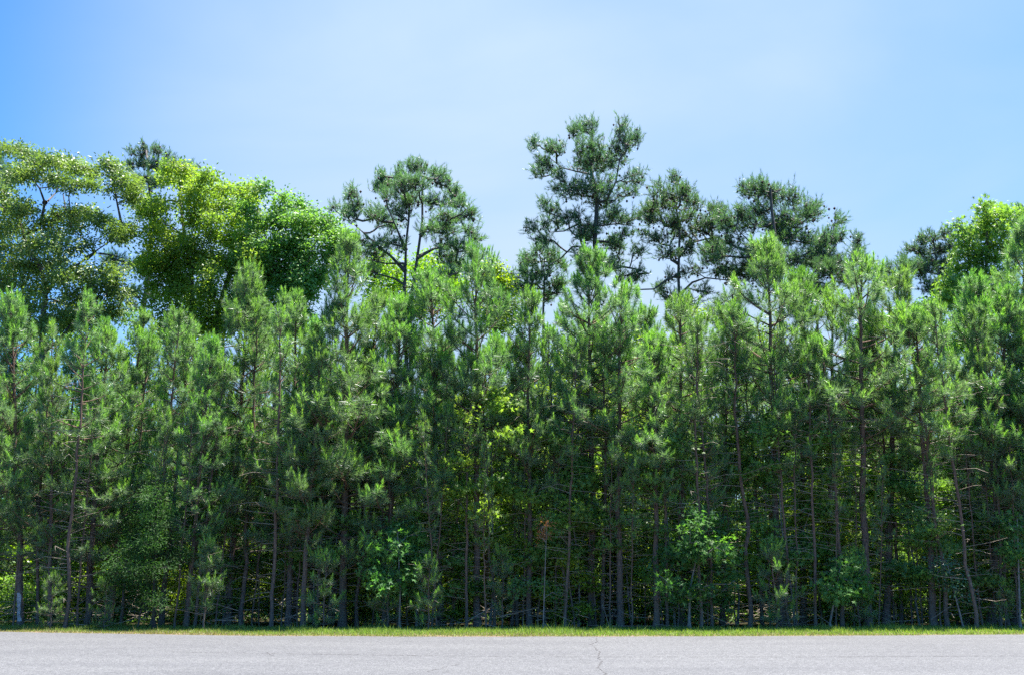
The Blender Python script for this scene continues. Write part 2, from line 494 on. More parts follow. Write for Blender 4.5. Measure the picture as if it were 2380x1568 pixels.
def sapling(seed, H, mat, leaf, n, star, nb, spread, bark='greybark', r0=.035, zb=.25, tone=.5, r=.3):
    rng = np.random.default_rng(seed)
    zs = np.linspace(0, H, 8); wob = np.cumsum(rng.normal(0, .05, (8, 2)), 0); wob -= wob[0] + (wob[-1] - wob[0]) * (zs / H)[:, None]
    tr = np.column_stack([wob, zs])
    P = []
    for i in range(nb):
        z = H * rng.uniform(zb, 1.0); a = rng.uniform(0, 2 * PI)
        rr = spread * (1 - .75 * ((z / H - .55) / .5) ** 2) * rng.uniform(.1, 1)
        c0 = np.array([math.cos(a) * rr, math.sin(a) * rr, z])
        k = rng.integers(4, 10); P.append(c0 + rng.normal(size=(k, 3)) * np.array([.4, .4, .18]) * spread * .4)
    P = np.concatenate(P); P = P[P[:, 2] > .2]
    A, B, cnt, par, pos, tips = grow([tr], P, .3, -.03, .5, seed)
    g, c = Geo(), Geo()
    wood(g, [tr], [(r0, .01)], (A, B, cnt), .004, .45, .03)
    leaves(c, P, n, r, leaf[0], leaf[1], np.clip(rng.normal(tone, .2, len(P)), 0, 1), rng, .5, star)
    return [('trunk', g.mesh('sapling_trunk', [M[bark]], True)), ('crown', c.mesh('sapling_crown', [M[mat]]))], H

LOW = [young_pine(100 + i, 10, z, w, .082, d, gp) for i, (z, w, d, gp) in enumerate([(1.6, 3.1, 1, 0), (2.2, 2.8, 1, .08), (1.3, 3.3, .95, .1), (2.6, 2.9, 1.05, .05), (1.9, 2.7, .95, .1)])]
HIGH = [young_pine(200 + i, 10, z, w, .085, d, gp) for i, (z, w, d, gp) in enumerate([(4.6, 2.9, 1, .05), (5.3, 2.7, 1, .1), (4.2, 3.0, .95, .12), (5.0, 3.1, 1, .08), (4.0, 2.6, 1, .1)])]
POLE = [young_pine(300 + i, 10, z, w, .046, d, gp, 1.2, .25) for i, (z, w, d, gp) in enumerate([(5.9, 1.7, .55, .35), (6.7, 1.5, .55, .35), (5.2, 1.9, .55, .4), (4.0, 1.6, .5, .45)])]
SEED = [young_pine(400 + i, 3, z, w, .025, .9, .15, .5) for i, (z, w) in enumerate([(.35, 1.3), (.6, 1.1), (.2, 1.5)])]
GUMS = [sapling(500 + i, h, mt, (.12, .1), 34, True, int(nb * 1.3), sp, tone=.5) for i, (h, nb, sp, mt) in enumerate([(5.5, 20, 1.3, 'gum'), (4.2, 16, 1.2, 'gum'), (6.5, 26, 1.4, 'gum'), (5, 18, 1.3, 'gum'), (6.8, 26, 1.5, 'hickory'), (3.2, 12, 1.1, 'gum')])]
BACK = [sapling(600 + i, h, mt, (.15, .09), 42, False, 60, 2.5, 'oldbark', .13, .1, .5, .45) for i, (h, mt) in enumerate([(8.6, 'hickory'), (8, 'gum'), (9, 'gum'), (7.4, 'oak')])]
BUSH = [sapling(700 + i, h, mt, (.11, .06), 30, False, 22, 1.1, 'greybark', .02, .12, .6, .28) for i, (h, mt) in enumerate([(2.2, 'lime'), (1.7, 'gum'), (2.6, 'hickory')])]

# ---- young pines of the front row: (base px, top px, top py, distance, kind, index, label)
FRONT = [
 (48, 25, 700, 29.2, 'L', 0, 'young pine with a white patch at the foot of its slim trunk, far left'),
 (117, 118, 850, 28.8, 'L', 1, 'short young pine between the white-footed trunk and the leaning grey trunk'),
 (202, 250, 780, 29.5, 'L', 2, 'young pine on a pale grey trunk leaning right, left of the dark red cedar'),
 (252, 335, 735, 30.5, 'L', 4, 'bright-tipped young pine rising just behind the red cedar, left part of the stand'),
 (375, 440, 765, 30.0, 'L', 3, 'young pine with a narrow tip right above the red cedar, before the bright green tree'),
 (530, 575, 632, 30.2, 'L', 0, 'tall full young pine with a thick dark trunk, its tip below the bright green tree'),
 (432, 495, 800, 28.9, 'L', 1, 'short young pine on a straight grey trunk right of the red cedar'),
 (670, 690, 690, 29.6, 'L', 4, 'young pine between the two fullest young pines of the left half'),
 (796, 810, 568, 29.4, 'L', 2, 'tallest and widest grey-green young pine of the left half, left of the twin-stemmed pine'),
 (704, 745, 790, 28.7, 'L', 3, 'small young pine with low branches, left of the widest grey-green young pine'),
 (763, 880, 700, 31.0, 'L', 1, 'young pine with silvery needles right behind the widest grey-green pine'),
 (895, 935, 700, 29.8, 'L', 0, 'narrow bright-tipped young pine directly below the twin-stemmed pine'),
 (1028, 1000, 645, 30.0, 'L', 3, 'young pine just right of the twin trunks, over the lone sweetgum sapling'),
 (1110, 1107, 598, 29.6, 'H', 2, 'tall narrow young pine beside the yellow-green treetop right of the twin-stemmed pine'),
 (1231, 1230, 700, 29.4, 'H', 4, 'slim young pine with a dark leader, below the small pine left of the tallest pine'),
 (1376, 1370, 612, 29.8, 'H', 0, 'young pine whose tip stands right under the trunk of the tallest pine'),
 (1442, 1445, 672, 29.2, 'H', 3, 'young pine on the thickest rough trunk near the dark leaning trunks in the middle'),
 (1525, 1520, 790, 28.8, 'H', 4, 'short young pine between the thick rough trunk and the straight dark-stemmed pine'),
 (1586, 1583, 700, 29.5, 'H', 1, 'young pine with a long straight dark stem below the pine with the curved low limbs'),
 (1679, 1690, 760, 30.3, 'H', 2, 'young pine right behind the large sweetgum sapling, right of the straight dark stem'),
 (1816, 1782, 582, 29.6, 'H', 0, 'tallest young pine right of the middle, its tip overlapping the broad double-topped pine'),
 (1865, 1862, 650, 30.2, 'H', 4, 'young pine with smooth reddish trunk, right of the tallest young pine of the right half'),
 (1928, 1935, 690, 30.6, 'H', 1, 'young pine standing behind the gap between two straight trunks, right of the middle'),
 (2018, 2003, 612, 29.2, 'H', 3, 'young pine with the cleanest straight dark trunk of the right half and lime candles'),
 (2060, 2085, 655, 30.0, 'H', 2, 'young pine right beside the clean dark trunk, bright candles at its tip'),
 (2172, 2130, 740, 29.0, 'H', 1, 'young pine with lime-tipped spreading branches left of the tall sweetgum'),
 (2245, 2262, 665, 30.0, 'H', 4, 'young pine whose bright tips stand before the tall sweetgum at the right'),
 (2301, 2340, 690, 29.6, 'L', 1, 'young pine with dark full crown second from the right edge'),
 (2357, 2385, 545, 30.4, 'H', 0, 'tall young pine cut by the right edge of the view'),
 (-20, -30, 790, 29.0, 'L', 3, 'young pine cut by the left edge of the view'),
 (2420, 2440, 700, 29.0, 'L', 0, 'young pine at the far right end of the stand'),
]
for (bx, tx, ty, D, kd, i, lab) in FRONT:
    P = {'L': LOW, 'H': HIGH}[kd][i]
    e = place(P, 'young_pine', base_at(bx, D), W(tx, ty, D), lab, 'pine tree', 'young pines along the edge of the wood', width=random.uniform(.92, 1.22), spin=0 if bx == 48 else None)
    if bx == 48:
        # worn white paint on the side facing the road, low on the stem
        for o in e.children:
            if o.name.startswith('trunk'): tm = o
        g = Geo(); co = np.empty(len(tm.data.vertices) * 3, np.float32); tm.data.vertices.foreach_get('co', co); co = co.reshape(-1, 3)[:22 * 9].reshape(22, 9, 3)
        ctr = co.mean(1); rr = np.linalg.norm(co - ctr[:, None], axis=2).mean(1)
        zz = np.linspace(.18, 1.0, 12); pv = []
        for z in zz:
            c_ = np.array([np.interp(z, ctr[:, 2], ctr[:, 0]), np.interp(z, ctr[:, 2], ctr[:, 1]), z]); q = np.interp(z, ctr[:, 2], rr) * 1.05 + .004
            a0, a1 = -PI / 2 - random.uniform(.3, 1.1), -PI / 2 + random.uniform(.3, .9)
            pv += [c_ + np.array([math.cos(a), math.sin(a), 0]) * q for a in np.linspace(a0, a1, 5)]
        i = np.array([j * 5 + k for j in range(11) for k in range(4)])
        g.add(pv, np.concatenate([np.stack([i, i + 1, i + 6], 1), np.stack([i, i + 6, i + 5], 1)]))
        link('paint_patch', g.mesh('paint_patch', [M['white']]), e)['label'] = 'worn white patch low on the bark'
# ------------------------------------------------------------------ tall pines behind
R1 = (0, 300, .3063); R2 = (600.4, 300, .3063); R3 = (1170.8, 240.2, .3063); R4 = (1771.2, 360.2, .3064)
R5 = (0, 1080.7, .311); R6 = (600.4, 1080.7, .311); R7 = (1200.8, 1080.7, .311); R8 = (1779.6, 1080.7, .311)
TG = 'tall old pines standing above the wood'
tall_pine('tall_pine', 42, [[(709,1300),(690,1050),(705,820),(705,680),(665,520),(665,300),(675,200)]], [(.27, .05)],
 [(660,330,140,120),(640,230,110,70),(900,190,60,60),(890,300,100,90),(1010,310,50,60),(240,330,40,60),(330,340,60,50),(430,340,60,50),(290,430,60,40),(330,500,90,50),(260,530,40,30),(440,540,50,70),(540,230,40,50),(660,480,150,80),(660,600,200,90),(860,480,120,90),(980,560,90,60),(920,650,110,50),(450,680,60,50),(560,700,90,60),(720,780,120,70),(320,780,40,60),(400,840,70,50),(240,960,60,50),(340,950,100,60),(500,900,110,60),(300,1040,80,50),(560,1020,110,60),(760,880,110,50),(850,870,60,60),(950,880,80,50),(1030,850,50,50),(820,1060,90,60),(650,1000,80,70),(600,1160,80,70),(1000,1100,50,60),(880,1090,70,60),(800,1200,90,50),(960,1000,70,30),(900,1330,110,40),(1020,1330,60,50),(830,1250,90,40)],
 R3, 'tallest pine in the stand, broad broken crown with many cones, right of the middle', TG, 1, base_px=1395,
 limbs=[[(690,1130),(600,1085),(520,1090),(440,1170),(330,1240)], [(720,660),(660,540),(560,520),(440,490),(330,400)], [(780,740),(850,600),(880,430),(920,350)], [(700,940),(560,920),(460,970),(350,980)], [(720,1300),(900,1240),(1010,1260),(1100,1290)], [(720,930),(860,915),(1000,935)]])
tall_pine('tall_pine', 41, [[(1335,1560),(1325,1300),(1335,1000),(1310,800),(1320,600)]], [(.19, .03)],
 [(1320,600,60,50),(1330,680,80,60),(1380,640,40,40),(1170,640,30,30),(1135,700,20,40),(1250,720,70,50),(1290,800,110,60),(1430,740,60,60),(1490,780,30,40),(1180,830,80,60),(1110,830,50,50),(1400,880,110,60),(1250,920,110,60),(1130,930,70,60),(1560,820,60,60),(1640,830,50,50),(1600,900,90,60),(1500,960,90,60),(1350,1000,110,50),(1200,1050,90,50),(1090,1020,50,30),(1560,1050,90,60),(1420,1100,90,50),(1250,1160,90,50),(1530,1180,100,60),(1620,1260,90,50),(1400,1250,80,40),(1260,1300,60,30),(1200,1420,60,40),(1400,1480,100,50),(1260,1500,80,50),(1730,1300,80,50),(1480,1420,60,40)],
 R3, 'slender pine with airy crown and curved low limbs, next right of the tallest pine', TG, 2, cones=.7, base_px=1592,
 limbs=[[(1325,1300),(1240,1340),(1140,1410),(1000,1415),(880,1412)], [(1350,1440),(1430,1360),(1530,1325),(1680,1340),(1830,1390)], [(1340,1150),(1420,1060),(1540,1030),(1640,1020)], [(1270,1190),(1260,1080),(1300,1000)], [(1230,930),(1170,830),(1160,690),(1170,640)]])
tall_pine('tall_pine', 40, [[(1815,640),(1803,560),(1795,500),(1790,440)]], [(.25, .05)],
 [(1745,450,24,24),(1775,440,28,22),(1800,460,40,30),(1850,455,32,24),(1872,485,26,26),(1760,490,36,26),(1830,500,45,30),(1890,510,20,24),(1720,490,18,20),(1700,530,25,30),(1740,535,40,25),(1790,545,45,25),(1850,545,45,25),(1710,570,30,25),(1760,590,50,25),(1820,600,50,25),(1880,560,40,20),(1900,585,30,18),(1930,545,22,22),(1942,520,16,18),(1910,555,30,22),(1860,620,40,22),(1720,620,50,22),(1680,610,35,25),(1780,640,50,22)],
 None, 'broad pine with rounded double top and a long limb rising to the right', TG, 3, cones=.45, base_px=1822,
 limbs=[[(1820,640),(1850,605),(1890,580),(1930,548)], [(1815,610),(1780,590),(1740,560),(1710,530)], [(1808,600),(1840,560),(1865,500)]])
tall_pine('tall_pine', 39, [[(1900,690),(1900,630),(1899,595)]], [(.14, .03)],
 [(1890,610,35,25),(1925,600,35,25),(1950,615,30,22),(1985,575,16,18),(1995,595,14,20),(1930,645,45,26),(1880,650,30,25),(1965,640,30,25),(1900,690,50,25),(1850,680,40,25),(1990,610,20,20)],
 None, 'low dark pine leaning right below the broad double-topped pine', TG, 4, cones=.4, base_px=1900,
 limbs=[[(1875,690),(1910,672),(1950,640),(1985,595)]])
tall_pine('twin_stemmed_pine', 38, [[(1150,1400),(1165,1250),(1210,950),(1245,700),(1245,360)], [(1105,1290),(1115,1100),(1120,880),(1140,700),(1150,520)]], [(.17, .035), (.15, .035)],
 [(930,370,45,50),(1080,350,50,50),(1180,310,50,50),(1240,300,60,50),(1330,350,60,50),(1000,430,90,60),(1120,430,90,60),(1240,430,100,60),(1370,440,80,60),(1440,480,50,60),(1500,510,40,50),(1550,580,30,40),(950,520,60,40),(900,460,40,50),(1060,560,90,60),(1200,560,90,50),(1350,560,90,60),(1470,590,60,50),(690,520,40,50),(730,500,30,30),(775,590,40,50),(575,600,20,30),(640,640,50,40),(700,650,60,50),(850,640,40,40),(910,620,40,40),(1070,660,90,50),(880,710,80,40),(1000,730,90,40),(1350,680,110,50),(1500,700,70,50),(1580,660,40,50),(1600,640,30,40),(1440,780,110,50),(1290,790,90,40),(1600,800,50,50),(1640,830,40,50),(1660,905,30,25),(790,870,50,40),(860,890,60,40),(960,880,70,50),(1060,900,60,40),(1360,880,110,40),(1530,900,80,40),(1600,940,40,40),(810,960,60,40),(900,980,60,35),(1380,960,100,35),(1500,1010,90,40),(1450,1100,110,35),(900,1080,90,30),(1560,1050,50,40)],
 R2, 'twin-stemmed pine with a full rounded crown, alone against the sky left of the middle', TG, 5, dens=170, cones=.4, base_px=968,
 limbs=[[(1110,1060),(1000,960),(900,880),(800,790),(700,700)], [(1215,960),(1330,910),(1450,885),(1600,860)], [(1110,1180),(1020,1130),(900,1100),(820,1080)], [(1230,800),(1320,700),(1420,600)], [(1120,900),(1060,780),(1000,640)], [(1190,1140),(1350,1130),(1500,1130)], [(1100,1020),(960,1020),(830,990)]])
tall_pine('tall_pine', 44, [[(300,1560),(310,1300),(270,1150)]], [(.16, .03)],
 [(160,1200,35,35),(250,1140,60,45),(340,1150,70,50),(220,1200,80,50),(380,1200,60,50),(130,1280,60,50),(220,1290,90,50),(330,1280,80,50),(430,1250,60,50),(60,1340,30,30),(100,1380,90,50),(220,1380,90,50),(350,1370,90,50),(450,1350,50,50),(150,1460,90,40),(300,1470,100,40),(420,1440,60,40)],
 R3, 'small grey-green pine behind the lower left side of the tallest pine', TG, 6, cones=.5, base_px=1264)
tall_pine('tall_pine', 46, [[(1075,1400),(1110,1230),(1140,900),(1140,560),(1120,230)]], [(.3, .05)],
 [(1010,175,22,30),(1120,190,60,50),(1215,200,45,35),(1280,215,30,25),(1000,290,40,40),(1080,290,60,50),(1180,290,80,50),(1325,255,18,20),(1385,290,30,35),(1440,310,25,35),(1280,320,60,50),(1090,400,80,50),(1200,420,80,50),(1460,360,30,30),(850,700,40,40),(1070,660,40,30),(870,1000,90,40),(970,1010,60,40),(1030,1260,60,40),(1180,1270,60,40),(1020,1340,40,40)],
 R1, 'old dark pine whose cone-laden top shows between the oak and the bright green tree', TG, 7, dens=190, cones=.7, base_px=325)
tall_pine('tall_pine', 44, [[(1355,1080),(1330,850),(1300,650)]], [(.18, .03)],
 [(1290,620,40,40),(1400,630,50,40),(1220,680,40,40),(1140,710,40,40),(1320,720,70,50),(1430,700,40,50),(1220,760,50,50),(1090,780,20,15),(1180,820,50,40),(1310,820,80,50),(1400,820,50,50),(1240,900,80,50),(1370,900,70,50),(1300,980,80,50),(1420,990,50,50)],
 R4, 'grey-green pine close on the left of the tall sweetgum', TG, 8, dens=230, cones=.4, base_px=2190)
tall_pine('tall_pine', 43, [[(1080,1100),(1060,850)]], [(.12, .03)],
 [(960,880,45,40),(1050,840,30,40),(900,890,40,30),(1000,950,70,40),(1090,880,50,45),(870,850,12,15),(930,980,60,40),(1060,990,60,40)],
 R4, 'low pine top between the sloping right limb and the tall sweetgum', TG, 9, dens=220, cones=.4, base_px=2110)
tall_pine('tall_pine', 43, [[(1740,1600),(1735,1450)]], [(.12, .03)],
 [(1730,1480,70,40),(1660,1510,50,40),(1790,1520,50,40),(1700,1560,90,40),(1590,1560,50,40)],
 R3, 'lowest pine top showing just above the young pines, left of the broad double-topped pine', TG, 10, cones=.4, base_px=1705)
tall_pine('tall_pine', 41, [[(1985,900),(1990,480)]], [(.16, .03)],
 [(1950,420,25,20),(1960,480,45,40),(2040,450,60,50),(2000,560,60,60),(2040,640,60,60)],
 R4, 'dark pine mostly outside the view at the right edge', TG, 11, cones=.3, base_px=2390)
tall_pine('tall_pine', 43, [[(-60,1000),(-40,300)]], [(.22, .04)],
 [(20,290,20,25),(40,340,50,35),(-60,250,80,50),(-60,360,90,50),(-120,450,90,60),(60,400,40,30)],
 R1, 'dark pine top just inside the left edge behind the oak', TG, 12, cones=.6, base_px=-25)

# ------------------------------------------------------------------ broadleaf trees behind
BG = 'broadleaved trees behind the young pines'
broadleaf('oak_tree', 35, [[(320,1500),(345,1230),(320,1080),(200,880),(150,700)]], [(.24, .05)],
 [(150,180,110,70),(40,140,40,40),(300,220,90,50),(430,250,100,60),(560,300,90,50),(650,330,60,40),(700,380,60,50),(810,290,50,40),(870,340,50,50),(860,420,60,50),(950,410,60,50),(1010,450,50,50),(980,520,50,40),(120,380,140,80),(250,330,90,50),(400,380,70,50),(560,430,70,40),(40,550,150,90),(200,600,150,80),(350,680,110,70),(560,620,70,50),(690,650,90,50),(760,720,60,40),(880,780,70,50),(980,740,50,40),(80,780,180,90),(270,830,160,90),(450,850,90,60),(560,760,60,50),(640,880,60,40),(900,820,60,40),(100,980,180,90),(300,1010,140,80),(480,960,80,50),(60,1150,150,90),(220,1200,140,80),(450,1150,90,60),(600,1120,90,50),(760,1120,110,60),(900,1100,80,50),(600,1250,130,70),(800,1230,120,60),(930,1250,60,50),(150,1340,180,80),(400,1370,170,80),(650,1380,140,70),(820,1370,90,60),(550,1500,130,50),(200,1480,150,70)],
 R1, 'big oak with shiny olive leaves and open dark limbs at the far left', 'oak tree', BG, 21, 'oak', dens=46, leaf=(.15, .058), n=60, r=.25, copies=2, tone=.5, base_px=95, deep=.6,
 limbs=[[(350,1230),(430,1140),(520,1070),(620,1010),(720,930),(840,850)], [(720,940),(800,950),(900,970)], [(930,760),(905,640),(880,520),(870,430)], [(300,760),(340,560),(300,450),(200,330)], [(430,690),(500,620),(480,500)], [(350,560),(430,480)], [(450,1600),(600,1400),(760,1350)]], lrad=(.07, .018))
broadleaf('hickory_tree', 37, [[(1650,1380),(1740,1100),(1850,900),(1930,760),(1960,600)], [(1460,1400),(1450,1100),(1400,800),(1360,500)]], [(.2, .05), (.18, .05)],
 [(1300,310,60,40),(1400,340,60,40),(1250,400,80,50),(1400,420,90,50),(1520,400,70,50),(1570,350,45,35),(1620,460,70,50),(1720,470,60,40),(1820,470,70,40),(1930,450,45,35),(1130,550,60,50),(1230,550,90,60),(1380,540,100,60),(1530,540,90,60),(1680,570,90,60),(1830,570,90,60),(1930,550,60,50),(1120,640,70,50),(1250,680,100,70),(1420,680,110,70),(1600,690,100,70),(1770,690,90,70),(1900,690,80,60),(1150,800,90,60),(1300,830,110,70),(1470,830,110,70),(1640,840,100,60),(1800,820,80,60),(1150,950,110,60),(1320,980,110,70),(1500,980,100,70),(1660,980,80,50),(1100,1060,80,50),(1250,1110,110,60),(1420,1120,100,60),(1580,1120,80,60),(1180,1200,60,40),(1350,1280,100,70),(1500,1270,90,70),(1620,1250,70,60),(1450,1400,110,60),(1260,1380,80,50),(1580,1400,90,60),(1850,950,90,80),(1790,1080,80,70),(1900,1150,90,80),(1850,1280,90,70),(1740,1200,80,60),(1740,1330,80,60),(1930,1000,80,80),(1930,880,80,70),(1130,1040,70,50),(1230,1045,70,50),(1340,1045,70,50),(1460,1045,70,50),(1570,1045,70,50),(1670,1050,70,50),(1800,970,70,50),(1200,1300,70,50),(1420,1200,80,50),(1250,1480,80,60),(1400,1500,90,60),(1560,1500,90,60),(1700,1460,90,70),(1850,1420,80,70),(1920,1300,70,70)],
 R1, 'large bright yellow-green leafy tree between the oak and the dark green tree', 'leafy tree', BG, 22, 'hickory', dens=46, leaf=(.135, .07), n=54, r=.27, copies=2, tone=.6, base_px=480, deep=.6)
broadleaf('leafy_tree', 36, [[(130,1560),(250,1230),(300,1000),(300,700)]], [(.2, .05)],
 [(60,430,40,30),(200,530,40,35),(290,560,70,40),(180,600,80,40),(400,670,70,50),(500,690,50,40),(330,660,80,50),(90,700,110,60),(230,720,110,60),(560,730,50,50),(420,770,100,60),(600,790,60,50),(650,820,35,35),(100,820,120,70),(260,840,120,70),(520,860,100,60),(620,870,50,50),(100,950,120,70),(260,960,110,70),(420,960,110,70),(560,960,80,60),(640,930,40,40),(80,1080,120,70),(230,1100,110,70),(380,1100,100,70),(500,1060,60,50),(100,1220,120,70),(260,1230,110,60),(400,1220,70,60),(180,1330,110,60),(330,1350,90,50),(60,1350,90,60),(200,1450,110,60),(-60,620,70,50),(-60,780,90,70),(-80,950,90,80),(-60,1100,90,80),(-70,1250,90,80),(-60,1030,80,50),(60,1020,90,50),(180,1030,90,50),(320,1030,90,50),(60,1150,90,50),(200,1160,90,50),(340,1160,80,50),(30,1460,100,60),(330,1460,90,60),(-60,1400,90,70),(460,1150,50,50)],
 R2, 'rounded dark green leafy tree left of the twin-stemmed pine', 'leafy tree', BG, 23, 'gum', dens=46, leaf=(.13, .075), n=52, r=.27, copies=2, tone=.45, base_px=640, deep=.6)
broadleaf('leafy_tree', 43, [[(1050,1500),(1050,1100)]], [(.15, .05)],
 [(950,990,70,40),(850,1060,50,50),(1010,1080,90,50),(1280,1010,70,30),(1250,1100,90,50),(1400,1090,80,50),(900,1170,80,50),(1080,1180,100,50),(1280,1200,100,50),(1430,1210,90,50),(950,1290,90,50),(1150,1300,110,50),(1350,1310,110,50),(1520,1180,60,50),(1250,1420,150,50)],
 R2, 'yellow-green leafy tree glowing behind the two trunks of the twin-stemmed pine', 'leafy tree', BG, 24, 'lime', dens=46, leaf=(.15, .08), n=50, r=.42, copies=2, base_px=930, deep=.7)
broadleaf('leafy_tree', 41, [[(1800,1500),(1810,1150)]], [(.12, .04)],
 [(1790,1080,50,30),(1730,1110,40,40),(1840,1130,40,40),(1790,1180,70,50),(1860,1230,50,50),(1770,1290,90,50),(1870,1330,60,50),(1850,1420,90,50),(1740,1400,70,50),(1930,1400,50,50),(1850,1500,100,40)],
 R2, 'yellow-green rounded treetop showing between a narrow young pine and the small grey pine', 'leafy tree', BG, 25, 'lime', dens=46, leaf=(.14, .08), n=50, r=.36, copies=2, tone=.75, base_px=1160)
broadleaf('tall_sweetgum', 36, [[(1680,1250),(1690,1000),(1710,700),(1700,480)]], [(.16, .04)],
 [(1670,395,50,30),(1780,390,50,35),(1850,430,28,45),(1470,530,22,25),(1500,590,35,35),(1560,600,35,40),(1700,460,80,50),(1800,490,60,50),(1640,540,50,50),(1740,560,80,50),(1830,580,50,50),(1540,670,60,45),(1640,650,80,60),(1770,660,80,50),(1860,680,50,50),(1500,760,50,50),(1600,770,80,60),(1730,770,90,60),(1850,780,60,60),(1470,860,50,50),(1580,880,90,60),(1730,890,90,60),(1860,890,50,60),(1430,960,60,50),(1550,990,90,60),(1700,1000,90,60),(1830,1000,70,60),(1420,1060,50,50),(1530,1100,80,50),(1680,1100,90,50),(1450,1180,60,50),(1580,1200,60,50)],
 R4, 'tall bright sweetgum with a notched top near the right edge', 'sweetgum tree', BG, 26, 'gum', dens=95, leaf=(.14, .12), n=30, r=.26, copies=1, star=True, tone=.65, base_px=2290, deep=.7)
broadleaf('leafy_tree', 37, [[(1990,900),(1990,480)]], [(.12, .04)],
 [(1950,490,40,50),(1920,550,40,50),(1970,580,50,60),(2040,520,70,80),(2040,700,80,90),(1950,680,40,50)],
 R4, 'bright green treetop cut by the right edge beside the tall sweetgum', 'leafy tree', BG, 27, 'gum', dens=46, leaf=(.12, .06), n=44, copies=2, base_px=2385)

broadleaf('leafy_tree', 45, [[(2190,900),(2185,760)]], [(.12, .04)],
 [(2150,700,35,25),(2190,685,35,22),(2235,700,35,25),(2130,740,40,30),(2180,740,45,30),(2240,750,40,30),(2290,720,40,30),(2080,730,35,22),(2100,780,50,30),(2200,790,60,30),(2280,780,50,30),(2040,770,40,25),(2340,740,40,40)],
 None, 'dull green leafy tree filling the gap below the pine left of the tall sweetgum', 'leafy tree', BG, 28, 'gum', dens=50, leaf=(.15, .09), n=44, r=.33, copies=1)
for bx, D, xs_, y0_, sd2, lab in [(130, 43, (-20, 60, 140, 220, 290), 735, 41, 'dark leafy tree low behind the oak, seen between young pine tops at the far left'),
                            (520, 44, (370, 450, 530, 610, 690), 745, 42, 'dark leafy tree low behind the bright tree, between young pine tops'),
                            (1330, 46, (1230, 1300, 1370, 1440, 1500), 815, 43, 'leafy tree low behind the young pines below the tallest pine'),
                            (1690, 46, (1600, 1670, 1740, 1800), 760, 44, 'leafy tree low behind the young pines below the broad double-topped pine')]:
    bl = [(x + random.uniform(-12, 12), y0_ + random.uniform(-22, 22) + dy, 48, 36) for x in xs_ for dy in (0, 65, 130)]
    broadleaf('leafy_tree', D, [[(bx, 950), (bx, y0_ + 30)]], [(.14, .04)], bl, None, lab, 'leafy tree', BG, sd2, 'gum' if sd2 % 2 else 'hickory', dens=16, leaf=(.16, .09), n=42, r=.36, copies=1, tone=.3)
# ------------------------------------------------------------------ broadleaved saplings and the cedar at the wood's edge
SG = 'broadleaved saplings at the edge of the wood'
broadleaf('sweetgum_sapling', 28.3, [[(1055,1150),(1060,950),(1040,500)]], [(.035, .012)],
 [(1000,480,60,30),(1080,500,60,40),(1170,540,40,30),(860,620,70,30),(1000,620,70,40),(1130,640,80,40),(960,700,80,40),(1090,730,90,40),(790,780,40,40),(860,830,60,40),(980,810,70,40),(1120,820,80,50),(920,910,60,30),(1030,900,70,40),(1060,970,50,25),(1190,720,50,50)],
 R6, 'sweetgum sapling with star leaves at the wood edge, left of the middle', 'sapling', SG, 31, 'gumfront', dens=70, leaf=(.13, .1), n=20, r=.24, copies=1, star=True, bark='greybark', deep=.9, base_px=929)
broadleaf('sweetgum_sapling', 28.3, [[(1290,1100),(1300,900),(1380,500)]], [(.05, .015)],
 [(1380,390,80,40),(1450,440,60,40),(1320,460,60,40),(1250,590,90,30),(1400,600,100,40),(1560,610,80,40),(1180,680,70,40),(1330,700,90,40),(1470,700,90,40),(1590,690,50,50),(1250,800,90,40),(1400,800,90,50),(1530,820,80,40),(1600,890,50,40),(1320,910,90,40),(1450,940,80,40),(1000,780,60,40),(1100,850,70,40),(1210,960,70,30),(1560,960,60,40)],
 R7, 'largest sweetgum sapling with drooping star leaves right of the middle', 'sapling', SG, 32, 'gumfront', dens=70, leaf=(.14, .1), n=20, r=.26, copies=1, star=True, bark='greybark', deep=.9, base_px=1602)
broadleaf('sweetgum_sapling', 28.3, [[(480,1180),(560,750)]], [(.05, .012)],
 [(550,730,60,40),(640,740,60,40),(490,820,70,40),(600,830,80,40),(700,860,60,40),(440,920,60,40),(560,930,80,40),(670,940,60,40),(500,1000,60,30)],
 R8, 'bright low sweetgum sapling just left of the cleanest straight dark trunk', 'sapling', SG, 33, 'gumfront', dens=70, leaf=(.13, .1), n=20, r=.24, copies=1, star=True, bark='greybark', deep=.9, base_px=1929, tone=.6)
broadleaf('leafy_sapling', 28.4, [[(1470,1180),(1360,750)]], [(.04, .012)],
 [(1320,680,60,30),(1370,740,60,40),(1300,790,60,40),(1420,830,70,40),(1320,880,60,40),(1420,920,70,40),(1490,980,60,30)],
 R8, 'sapling with small bluish-green leaves, third clump from the right edge', 'sapling', SG, 34, 'grey', dens=70, leaf=(.08, .05), n=26, r=.2, copies=1, bark='greybark', deep=.4, base_px=2240)
broadleaf('leafy_sapling', 28.4, [[(1900,1150),(1880,400)]], [(.04, .012)],
 [(1850,430,60,40),(1900,470,50,40),(1830,640,50,30),(1890,650,50,50),(1840,730,40,30)],
 R8, 'bright green sapling leaning into view at the right edge', 'sapling', SG, 35, 'gumfront', dens=70, leaf=(.12, .1), n=20, r=.24, copies=1, star=True, bark='greybark', deep=.9, base_px=2372)
broadleaf('leafy_sapling', 28.4, [[(200,1180),(205,900)]], [(.02, .008)],
 [(60,870,50,40),(120,900,60,35),(200,910,60,30),(280,950,60,25),(30,940,40,30)],
 R7, 'low sapling with flat sprays of light leaves below the dead brown sprig', 'sapling', SG, 36, 'gumfront', dens=70, leaf=(.10, .05), n=22, r=.18, copies=1, bark='greybark', deep=.4, base_px=1290)
